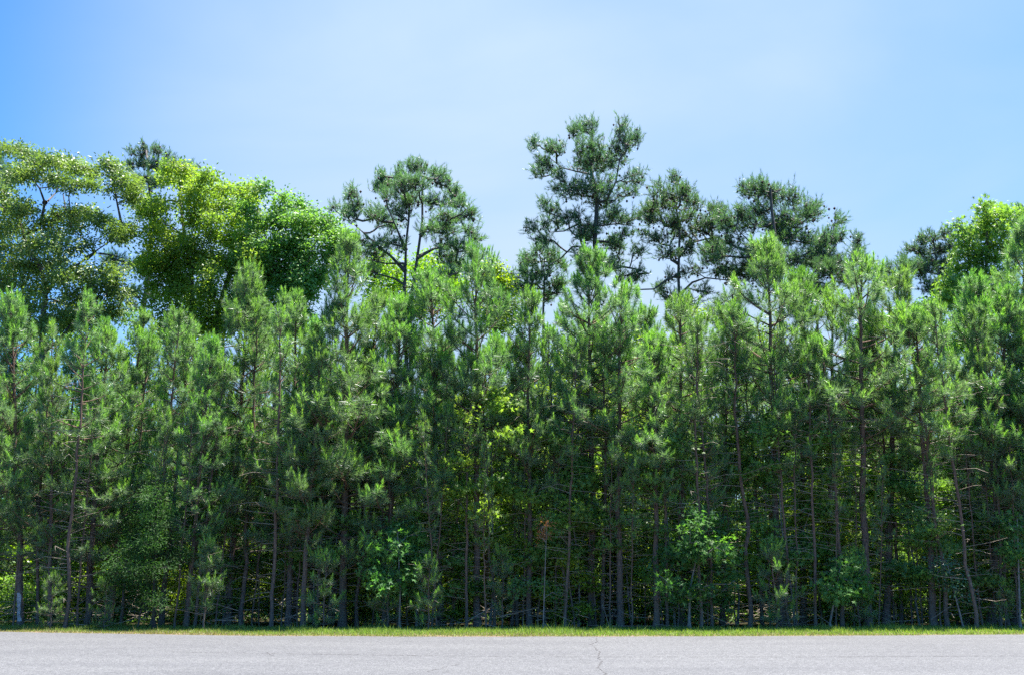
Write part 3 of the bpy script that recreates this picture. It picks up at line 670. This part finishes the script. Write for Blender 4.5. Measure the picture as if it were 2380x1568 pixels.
broadleaf('dead_sapling', 28.1, [[(200,1150),(215,700),(225,450)]], [(.022, .006)],
 [(205,490,22,25),(195,540,22,30),(240,420,12,20),(190,470,14,20)],
 R7, 'thin dead sapling with a tuft of brown leaves at its tip', 'dead sapling', None, 37, 'dead', dens=100, leaf=(.10, .03), n=16, r=.13, copies=1, bark='greybark', deep=.4, base_px=1262, hang=1.0)
broadleaf('red_cedar', 28.2, [[(1150,1150),(1150,700),(1165,120)]], [(.06, .01)],
 [(1165,130,40,50),(1150,230,70,60),(1200,330,60,50),(1100,330,70,60),(1060,430,80,60),(1200,440,90,60),(1000,540,90,60),(1120,540,100,60),(1250,560,90,60),(960,660,100,60),(1100,660,110,60),(1280,670,100,50),(900,780,90,50),(1040,790,110,50),(1200,790,110,50),(850,900,60,30),(980,890,90,40),(1130,900,90,30),(1000,1020,70,30),(1150,1010,90,30),(1320,640,60,40)],
 R5, 'dense dark green red cedar shrub of conical shape, lower left', 'cedar', None, 38, 'cedar', dens=90, leaf=(.09, .022), n=90, r=.22, copies=1, bark='darkbark', deep=.8, base_px=358, tone=.5, hang=.1)

# ------------------------------------------------------------------ fill: thin poles, deep pines, understorey, far trees
rnd = random.Random(3)
def spread(n, D0, D1, x0=-60, x1=2440):
    out = []
    for i in range(n):
        px = x0 + (x1 - x0) * (i + rnd.uniform(.1, .9)) / n
        out.append((px, rnd.uniform(D0, D1)))
    return out
POLES = [(87, 1), (150, 1), (281, 1), (351, 1), (452, 1), (560, 2), (602, 0), (630, 1), (655, 0), (735, 1), (829, 2), (865, 0), (928, 2), (975, 0), (1003, 0), (1048, 1), (1084, 1), (1149, 1), (1189, 1), (1202, 2), (1312, 1), (1321, 1), (1400, 2), (1500, 0), (1551, 1), (1630, 1), (1655, 1), (1744, 2), (1772, 2), (1835, 1), (1896, 1), (1958, 2), (1985, 0), (2095, 1), (2120, 0), (2203, 2), (2270, 1), (2326, 1), (2345, 1)]
POLES = sorted(POLES + [(px_, 0) for px_ in (30, 180, 320, 405, 500, 585, 690, 775, 850, 948, 1015, 1066, 1130, 1215, 1250, 1292, 1335, 1385, 1418, 1468, 1540, 1575, 1645, 1712, 1790, 1850, 1912, 1945, 2042, 2078, 2145, 2188, 2225, 2260, 2285, 2315, 2368)])
sides = ['far left', 'left', 'left of the middle', 'middle', 'right of the middle', 'right', 'far right']
def near(px, skip=None):
    marks = [(20, 'the white-footed pine'), (202, 'the pale leaning trunk'), (352, 'the dark red cedar'), (530, 'the thick dark trunk under the bright tree'), (700, 'the low-branched small pine'), (800, 'the widest grey-green pine'), (929, 'the left sweetgum sapling'), (1110, 'the pine below the yellow-green treetop'), (1262, 'the dead brown sapling'), (1345, 'the black leaning trunk'), (1442, 'the thickest rough trunk'), (1602, 'the largest sweetgum sapling'), (1816, 'the right half\'s tallest young pine'), (2018, 'the clean straight dark trunk'), (2240, 'the bluish-leaved sapling'), (2372, 'the sapling at the right edge')]
    j = min(range(len(marks)), key=lambda i: abs(marks[i][0] - px))
    return ('left of ' if px < marks[j][0] else 'right of ') + marks[j][1], j
MARKPX = [20, 202, 352, 530, 700, 800, 929, 1110, 1262, 1345, 1442, 1602, 1816, 2018, 2240, 2372]
def ordered(fmts, pxs):
    """labels counted outward from the nearest landmark"""
    out, n = {}, {}
    for px in sorted(pxs, key=lambda p: min(abs(p - q) for q in MARKPX)):
        w = near(px)[0]; n[w] = n.get(w, 0) + 1
        out[px] = fmts[min(n[w], len(fmts)) - 1].format(w)
    return out
PF = ['nearest thin pine pole {}', 'second thin pine pole {}', 'third slim pine pole {}', 'fourth slim pine pole {}', 'fifth slim pine pole {}', 'sixth slim pine pole {}', 'seventh slim pine pole {}', 'eighth slim pine pole {}']
PL = ordered(PF, [p[0] for p in POLES])
for k, (px, th) in enumerate(POLES):
    D = rnd.uniform(28.3, 30.3)
    tall = rnd.uniform(7.2, 9.3) if th > 0 else rnd.uniform(4.5, 6.5)
    b = base_at(px, D); t = b + np.array([rnd.uniform(-.5, .5), 0, tall])
    place(POLE[(k * 7) % 4], 'pine_pole', b, t, PL[px], 'pine tree', 'thin suppressed pines at the edge of the wood', width=.75 + .25 * th)
DF = 'slender young pine deep in the shade behind the front row'
for k, (px, D) in enumerate(spread(26, 31.4, 35) + spread(30, 35, 41.5)):
    P = rnd.choice(HIGH[:3] + POLE[:3]) if px > 1050 else rnd.choice(LOW[:5])
    h = rnd.uniform(7.8, 9.6) + (D - 31) * .08
    b = base_at(px, D); t = b + np.array([rnd.uniform(-.4, .4), rnd.uniform(-.3, .3), h])
    place(P, 'inner_pine', b, t, DF, 'pine tree', 'young pines inside the wood')
SF = ['low bushy pine seedling just {}', 'second low pine seedling {}', 'third low pine seedling {}']
SPX = [120, 470, 740, 985, 1160, 1795, 2000, 2350, 250, 895]
SL = ordered(SF, SPX)
for k, px in enumerate(SPX):
    D = rnd.uniform(27.9, 28.8); b = base_at(px + rnd.uniform(-15, 15), D)
    place(SEED[k % 3], 'pine_seedling', b, b + np.array([0, 0, rnd.uniform(1.1, 2.3)]), SL[px], 'pine seedling', 'pine seedlings at the edge of the wood')
for k, (px, D) in enumerate(spread(22, 29.3, 31.8, 0, 2440) + spread(50, 32, 40, 0, 2440)):
    if px < 850 and rnd.random() < .6: continue
    b = base_at(px, D); P = rnd.choice(GUMS)
    place(P, 'understorey_sapling', b, b + np.array([rnd.uniform(-.3, .3), 0, P[1] * rnd.uniform(.75, 1.1)]), 'leafy understorey sapling among the pine trunks inside the wood', 'sapling', 'broadleaved saplings inside the wood')
for k, (px, D) in enumerate(spread(34, 29.5, 36) + spread(34, 36, 40) + spread(44, 40.5, 43.5)):
    b = base_at(px, D); P = BUSH[k % 3]
    place(P, 'understorey_shrub', b, b + np.array([0, 0, P[1] * rnd.uniform(.6, 1.1)]), 'low leafy shrub on the forest floor between the trunks', 'shrub', 'shrubs on the forest floor')
for k, (px, D) in enumerate(spread(22, 44, 47, -120, 2500) + spread(20, 49, 53, -200, 2580)):
    b = base_at(px, D); P = BACK[k % 4]
    place(P, 'far_leafy_tree', b, b + np.array([0, 0, P[1] * rnd.uniform(.85, 1.08)]), 'leafy tree at the sunny far side of the wood, seen through the trunks', 'leafy tree', 'leafy trees on the far side of the wood')
# the wood goes on beyond both edges of the view
for k in range(20):
    px = (-90 - 42 * k) if k % 2 else (2480 + 42 * k); D = rnd.uniform(28.8, 30.5); b = base_at(px, D)
    place(LOW[k % 5], 'young_pine', b, b + np.array([rnd.uniform(-.3, .3), 0, rnd.uniform(8.2, 9.8)]), 'young pine beyond the edges of the view, where the stand goes on', 'pine tree', 'young pines continuing the stand beyond the view')
for k in range(16):
    px = (-110 - 60 * k) if k % 2 else (2500 + 60 * k); D = rnd.uniform(32, 45); b = base_at(px, D)
    P = BACK[k % 4]; place(P, 'far_leafy_tree', b, b + np.array([0, 0, P[1]]), 'leafy tree inside the wood beyond the edges of the view', 'leafy tree', 'leafy trees continuing the wood beyond the view')
# black thick trunks in the middle
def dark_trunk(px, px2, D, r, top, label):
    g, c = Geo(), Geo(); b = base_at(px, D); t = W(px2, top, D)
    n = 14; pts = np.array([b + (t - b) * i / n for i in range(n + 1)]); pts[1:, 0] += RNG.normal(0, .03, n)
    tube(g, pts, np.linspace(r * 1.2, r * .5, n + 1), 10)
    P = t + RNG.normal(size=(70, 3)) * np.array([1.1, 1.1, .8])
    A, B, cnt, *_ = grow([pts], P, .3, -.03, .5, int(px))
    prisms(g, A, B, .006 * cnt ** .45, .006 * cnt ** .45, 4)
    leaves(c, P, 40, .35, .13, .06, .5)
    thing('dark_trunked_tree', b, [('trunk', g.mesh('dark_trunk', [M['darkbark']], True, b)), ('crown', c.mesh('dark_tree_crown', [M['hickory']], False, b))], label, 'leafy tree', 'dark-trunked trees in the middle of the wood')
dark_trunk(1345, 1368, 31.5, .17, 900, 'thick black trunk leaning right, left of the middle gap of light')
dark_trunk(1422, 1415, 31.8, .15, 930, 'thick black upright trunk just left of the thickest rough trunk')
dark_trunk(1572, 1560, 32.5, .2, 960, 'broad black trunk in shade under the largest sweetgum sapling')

# ------------------------------------------------------------------ ground, road, grass
EDGE = np.array([G(x, y)[:2] for x, y in [(-60, 1469), (0, 1470), (150, 1472.5), (300, 1475), (600, 1479.5), (900, 1481), (1190, 1481.3), (1500, 1481), (1780, 1480), (2100, 1478), (2380, 1476), (2440, 1475.5)]])
ex = np.linspace(-70, 70, 1401)
s0 = (EDGE[1, 1] - EDGE[0, 1]) / (EDGE[1, 0] - EDGE[0, 0]); s1 = (EDGE[-1, 1] - EDGE[-2, 1]) / (EDGE[-1, 0] - EDGE[-2, 0])
ey = np.interp(ex, EDGE[:, 0], EDGE[:, 1])
ker = np.hanning(41); ker /= ker.sum()
ey = np.convolve(np.pad(ey, 20, 'edge'), ker, 'valid')
wob = 1.4 * np.convolve(RNG.normal(0, 1, len(ex) + 14), np.hanning(15) / np.hanning(15).sum(), 'valid') + .25 * RNG.normal(0, 1, len(ex))
ey_r = ey + wob * .10
edge_y = lambda x: np.interp(x, ex, ey_r)

def sheet(name, xs, y0, y1, z, mat, rows=2):
    g = Geo(); n = len(xs); V = []
    for j in range(rows):
        t = j / (rows - 1); V.append(np.column_stack([xs, y0 + (y1 - y0) * t, np.full(n, z)]))
    V = np.concatenate(V); f = []
    i = np.arange(n - 1)
    for j in range(rows - 1):
        o = j * n; f += [np.stack([i + o, i + 1 + o, i + 1 + o + n], 1), np.stack([i + o, i + 1 + o + n, i + o + n], 1)]
    g.add(V, np.concatenate(f)); return link(name, g.mesh(name, [mat]))

# forest floor
m, N, L = newmat('forest_floor')
tc = N.new('ShaderNodeTexCoord'); n1 = N.new('ShaderNodeTexNoise'); n1.inputs['Scale'].default_value = 6; n1.inputs['Detail'].default_value = 8
n2 = N.new('ShaderNodeTexNoise'); n2.inputs['Scale'].default_value = .5
L.new(tc.outputs['Object'], n1.inputs[0]); L.new(tc.outputs['Object'], n2.inputs[0])
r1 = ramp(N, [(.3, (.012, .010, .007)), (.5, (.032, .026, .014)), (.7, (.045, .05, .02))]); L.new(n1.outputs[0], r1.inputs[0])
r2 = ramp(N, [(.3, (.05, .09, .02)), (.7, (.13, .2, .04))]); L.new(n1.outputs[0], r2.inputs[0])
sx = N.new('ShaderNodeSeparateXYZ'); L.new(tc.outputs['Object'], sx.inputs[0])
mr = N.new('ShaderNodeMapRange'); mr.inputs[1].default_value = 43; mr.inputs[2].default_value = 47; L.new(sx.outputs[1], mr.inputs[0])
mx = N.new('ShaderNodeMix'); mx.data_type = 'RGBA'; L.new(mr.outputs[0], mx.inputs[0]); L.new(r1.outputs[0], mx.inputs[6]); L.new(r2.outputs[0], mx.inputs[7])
b = N.new('ShaderNodeBsdfPrincipled'); b.inputs['Roughness'].default_value = .95; b.inputs['Specular IOR Level'].default_value = .05; L.new(mx.outputs[2], b.inputs['Base Color'])
bp = N.new('ShaderNodeBump'); bp.inputs['Strength'].default_value = .8; bp.inputs['Distance'].default_value = .05; L.new(n1.outputs[0], bp.inputs['Height']); L.new(bp.outputs[0], b.inputs['Normal'])
o = N.new('ShaderNodeOutputMaterial'); L.new(b.outputs[0], o.inputs[0])
gg = Geo(); gg.add([(-1500, -800, 0), (1500, -800, 0), (1500, 2200, 0), (-1500, 2200, 0)], [(0, 1, 2), (0, 2, 3)])
tag(link('ground', gg.mesh('ground', [m])), 'brown forest floor under the pines', kind='structure')

# verge soil
m, N, L = newmat('verge_soil')
tc = N.new('ShaderNodeTexCoord'); n1 = N.new('ShaderNodeTexNoise'); n1.inputs['Scale'].default_value = 9; n1.inputs['Detail'].default_value = 8
L.new(tc.outputs['Object'], n1.inputs[0])
r1 = ramp(N, [(.3, (.09, .05, .035)), (.5, (.17, .11, .07)), (.7, (.10, .12, .04))]); L.new(n1.outputs[0], r1.inputs[0])
b = N.new('ShaderNodeBsdfPrincipled'); b.inputs['Roughness'].default_value = .95; L.new(r1.outputs[0], b.inputs['Base Color'])
o = N.new('ShaderNodeOutputMaterial'); L.new(b.outputs[0], o.inputs[0])
xs = np.linspace(-45, 45, 901)
ye = np.interp(xs, ex, ey)
tag(sheet('verge', xs, ye - .3, ye + 3.4, .006, m), 'strip of soil and grass beside the road', kind='structure')

# road
m, N, L = newmat('asphalt')
tc = N.new('ShaderNodeTexCoord')
v = N.new('ShaderNodeTexNoise'); v.inputs['Scale'].default_value = 38; v.inputs['Detail'].default_value = 3; v.inputs['Roughness'].default_value = .7
mp = N.new('ShaderNodeMapping'); mp.inputs['Scale'].default_value = (.15, .6, 1); nb_ = N.new('ShaderNodeTexNoise'); nb_.inputs['Scale'].default_value = 1.2; nb_.inputs['Detail'].default_value = 5
L.new(tc.outputs['Object'], v.inputs[0]); L.new(tc.outputs['Object'], mp.inputs[0]); L.new(mp.outputs[0], nb_.inputs[0])
v2 = N.new('ShaderNodeTexNoise'); v2.inputs['Scale'].default_value = 13; v2.inputs['Detail'].default_value = 2; L.new(tc.outputs['Object'], v2.inputs[0])
av = N.new('ShaderNodeMix'); av.inputs[0].default_value = .22; L.new(v.outputs[0], av.inputs[2]); L.new(v2.outputs[0], av.inputs[3])
r1 = ramp(N, [(.36, (.040, .040, .042)), (.5, (.083, .083, .087)), (.64, (.168, .168, .172))]); L.new(av.outputs[0], r1.inputs[0])
r2 = ramp(N, [(.35, (.90, .90, .91)), (.65, (1.07, 1.07, 1.06))]); L.new(nb_.outputs[0], r2.inputs[0])
mx = N.new('ShaderNodeMix'); mx.data_type = 'RGBA'; mx.blend_type = 'MULTIPLY'; mx.inputs[0].default_value = 1
L.new(r1.outputs[0], mx.inputs[6]); L.new(r2.outputs[0], mx.inputs[7])
b = N.new('ShaderNodeBsdfPrincipled'); b.inputs['Roughness'].default_value = .8; L.new(mx.outputs[2], b.inputs['Base Color'])
bp = N.new('ShaderNodeBump'); bp.inputs['Strength'].default_value = .5; bp.inputs['Distance'].default_value = .008; L.new(v.outputs[0], bp.inputs['Height']); L.new(bp.outputs[0], b.inputs['Normal'])
o = N.new('ShaderNodeOutputMaterial'); L.new(b.outputs[0], o.inputs[0])
tag(sheet('road', ex, np.full(len(ex), -6.0), ey_r, .03, m, 3), 'pale grey asphalt road', kind='structure')

# cracks and seams in the asphalt
m, N, L = newmat('dark_cracks')  # one flat dark grey for all cracks and seams
b = N.new('ShaderNodeBsdfPrincipled'); b.inputs['Base Color'].default_value = (.085, .08, .08, 1); b.inputs['Roughness'].default_value = .95
o = N.new('ShaderNodeOutputMaterial'); L.new(b.outputs[0], o.inputs[0])
def crack(name, px, wpx, jit, label, along=True, gap=0.0, seed=0):
    rng = np.random.default_rng(seed); P = []
    for (x0, y0), (x1, y1) in zip(px[:-1], px[1:]):
        k = max(3, int(math.hypot(x1 - x0, (y1 - y0) * 6) / 5))
        for i in range(k): P.append(G(x0 + (x1 - x0) * i / k, y0 + (y1 - y0) * i / k)[:2])
    P.append(G(*px[-1])[:2]); P = np.array(P)
    P += rng.normal(0, jit, P.shape)
    d = unit(np.gradient(P, axis=0)); nn = np.column_stack([-d[:, 1], d[:, 0]])
    w = wpx * rng.uniform(.25, 1.3, len(P)); w[0] = w[-1] = 0.002
    V = np.concatenate([np.column_stack([P + nn * w[:, None] / 2, np.full(len(P), .034)]), np.column_stack([P - nn * w[:, None] / 2, np.full(len(P), .034)])])
    i = np.arange(len(P) - 1); n = len(P)
    keep = rng.random(len(i)) >= gap; i = i[keep]
    g = Geo(); g.add(V, np.concatenate([np.stack([i, i + n, i + 1 + n], 1), np.stack([i, i + 1 + n, i + 1], 1)]))
    tag(link(name, g.mesh(name, [m])), label, kind='structure')
crack('road_seam', [(380, 1517), (600, 1521), (900, 1525), (1200, 1529), (1500, 1529.5), (1900, 1529.5), (2380, 1527)], .032, .008, 'long straight seam in the asphalt', gap=.2, seed=1)
crack('road_seam', [(1200, 1523), (1500, 1523), (1750, 1523.5), (2100, 1522)], .012, .008, 'fainter seam above the long seam', gap=.4, seed=2)
crack('road_crack', [(1386, 1484), (1388, 1492), (1376, 1500), (1388, 1512), (1393, 1518), (1391, 1530), (1397, 1540), (1390, 1556), (1405, 1566), (1412, 1576)], .02, .015, 'jagged crack running across the road', gap=.1, seed=3)
crack('road_crack', [(990, 1566), (1010, 1560), (1040, 1552), (1070, 1546)], .02, .012, 'short faint diagonal crack in the road', gap=.3, seed=4)
crack('road_crack', [(620, 1518), (628, 1524), (640, 1527)], .02, .01, 'tiny crack near the left end of the long seam', gap=.2, seed=5)

# grass
rng = np.random.default_rng(5)
n = 90000
gx = rng.uniform(-17.5, 17.5, n); t = rng.random(n) ** .9
gy = edge_y(gx) - .04 + t * 3.5
# a few bare patches
keep = np.sin(gx * 1.3 + 2 * np.sin(gx * .7)) * np.sin(gy * 2.1 + gx) < .75 + rng.random(n) * .5
keep &= rng.random(n) < np.clip(.25 + t * 5 + .5 * np.sin(gx * 1.7 + np.sin(gx * 3.1)), .12, 1)
gx, gy, t = gx[keep], gy[keep], t[keep]; n = len(gx)
clump = .5 + .5 * np.sin(gx * 2.7 + 3 * np.sin(gx * .9)) * np.cos(gy * 3)
h = (.03 + .06 * t + .07 * clump * rng.random(n) + .12 * np.clip(np.sin(gx * .9 + 1.3 * np.sin(gx * 2.3)) - .55, 0, 1) * (t > .35)) * rng.uniform(.45, 1.15, n)
tallb = rng.random(n) < .012 + .02 * (t > .6); h[tallb] *= 2.3
d = unit(np.column_stack([rng.normal(0, .45, n), rng.normal(0, .45, n), np.ones(n)]))
sd = unit(np.column_stack([rng.normal(size=n), rng.normal(size=n), np.zeros(n)]))
B0 = np.column_stack([gx, gy, np.full(n, .005)]); w = .006 + .005 * rng.random(n)
V = np.stack([B0 - sd * w[:, None], B0 + sd * w[:, None], B0 + d * h[:, None]], 1).reshape(-1, 3)
dry = np.clip(.72 - 1.1 * np.exp(-t * 7) - .35 * (np.sin(gx * .8 + 2) > .3) * (t < .5) * rng.random(n) + .25 * np.clip(gx / 14, -1, 1) + rng.normal(0, .18, n), 0, 1)  # dry near the road; the lower tone toward the left paints in shade
g = Geo(); g.add(V, np.arange(n * 3).reshape(-1, 3), np.repeat(dry, 3))
tag(link('grass', g.mesh('grass', [M['grass']])), 'ragged strip of green and dry grass between road and pines', 'grass', kind='stuff')

# low cover on the forest floor
rng = np.random.default_rng(8)
n = 2600
cx = rng.uniform(-25, 25, n); cy = rng.uniform(29.2, 45, n); C = np.column_stack([cx, cy, rng.uniform(.05, .45, n) ** 1.3])
g = Geo(); leaves(g, C, 16, .3, .09, .05, np.clip(rng.normal(.4, .25, n), 0, 1), rng, .35)
tag(link('ground_cover', g.mesh('ground_cover', [M['gum']])), 'low leafy weeds and vines covering the forest floor', 'ground cover', kind='stuff')
rng = np.random.default_rng(9)
n = 900
A = np.column_stack([rng.uniform(-20, 20, n), rng.uniform(28.2, 36, n), rng.uniform(.02, .5, n)])
d = unit(np.column_stack([rng.normal(size=n), rng.normal(size=n) * .5, rng.normal(0, .45, n)])) * rng.uniform(.3, 1.5, n)[:, None]
B = A + d; B[:, 2] = np.abs(B[:, 2]) + .02
g = Geo(); prisms(g, A, B, .010, .004, 4)
tag(link('fallen_twigs', g.mesh('fallen_twigs', [M['deadwood']])), 'tangle of fallen dead twigs at the foot of the pines', 'dead twigs', kind='stuff')

# ------------------------------------------------------------------ light and sky
EL, AZ = math.radians(75), math.radians(68)      # azimuth from +y toward +x
w = bpy.data.worlds.new('World'); S.world = w; w.use_nodes = True
N, L = w.node_tree.nodes, w.node_tree.links; N.clear()
sky = N.new('ShaderNodeTexSky'); sky.sky_type = 'NISHITA'; sky.sun_disc = False
sky.sun_elevation = EL; sky.sun_rotation = AZ; sky.air_density = 1.0; sky.dust_density = .5; sky.ozone_density = 2
bg = N.new('ShaderNodeBackground'); bg.inputs[1].default_value = .082
o = N.new('ShaderNodeOutputWorld')
# a thin veil of high cloud, thickest above the middle right of the wood
tc = N.new('ShaderNodeTexCoord')
dot = N.new('ShaderNodeVectorMath'); dot.operation = 'DOT_PRODUCT'
va, ve = math.radians(5), math.radians(23)
dot.inputs[1].default_value = (math.cos(ve) * math.sin(va), math.cos(ve) * math.cos(va), math.sin(ve))
L.new(tc.outputs['Generated'], dot.inputs[0])
mp = N.new('ShaderNodeMapping'); mp.inputs['Scale'].default_value = (1.2, 1.2, 3); mp.inputs['Rotation'].default_value = (0, .4, 0)
nz = N.new('ShaderNodeTexNoise'); nz.inputs['Scale'].default_value = 1.6; nz.inputs['Detail'].default_value = 6; nz.inputs['Roughness'].default_value = .45; nz.inputs['Distortion'].default_value = .4
L.new(tc.outputs['Generated'], mp.inputs[0]); L.new(mp.outputs[0], nz.inputs[0])
m1 = N.new('ShaderNodeMapRange'); m1.interpolation_type = 'SMOOTHSTEP'; m1.inputs[1].default_value = .83; m1.inputs[2].default_value = .985
L.new(dot.outputs['Value'], m1.inputs[0])
m2 = N.new('ShaderNodeMapRange'); m2.inputs[1].default_value = .3; m2.inputs[2].default_value = .7; m2.inputs[3].default_value = .6; m2.inputs[4].default_value = 1.2
L.new(nz.outputs[0], m2.inputs[0])
mu = N.new('ShaderNodeMath'); mu.operation = 'MULTIPLY'; L.new(m1.outputs[0], mu.inputs[0]); L.new(m2.outputs[0], mu.inputs[1])
mu2 = N.new('ShaderNodeMath'); mu2.operation = 'MULTIPLY'; mu2.inputs[1].default_value = 1.0; L.new(mu.outputs[0], mu2.inputs[0])
vm = N.new('ShaderNodeMix'); vm.data_type = 'RGBA'; vm.inputs[7].default_value = (2.05, 2.68, 3.5, 1)
tint = N.new('ShaderNodeMix'); tint.data_type = 'RGBA'; tint.blend_type = 'MULTIPLY'; tint.inputs[0].default_value = 1; tint.inputs[7].default_value = (.30, .61, .92, 1)
L.new(sky.outputs[0], tint.inputs[6]); L.new(tint.outputs[2], vm.inputs[6]); L.new(mu2.outputs[0], vm.inputs[0])
L.new(vm.outputs[2], bg.inputs[0]); L.new(bg.outputs[0], o.inputs[0])
sd_ = bpy.data.lights.new('sun', 'SUN'); sd_.energy = 4.8; sd_.angle = math.radians(.53); sd_.color = (1, .96, .9)
so = bpy.data.objects.new('sun', sd_); COL.objects.link(so)
dv = Vector((math.cos(EL) * math.sin(AZ), math.cos(EL) * math.cos(AZ), math.sin(EL)))
so.rotation_mode = 'QUATERNION'; so.rotation_quaternion = dv.to_track_quat('Z', 'Y'); so.location = (0, 0, 30)

S.view_settings.view_transform = 'Standard'; S.view_settings.look = 'None'
S.view_settings.exposure = 1.9; S.view_settings.gamma = 1
S.cycles.max_bounces = 10; S.cycles.diffuse_bounces = 7; S.cycles.glossy_bounces = 2; S.cycles.transmission_bounces = 4
S.cycles.use_denoising = False
S.cycles.caustics_reflective = False; S.cycles.caustics_refractive = False
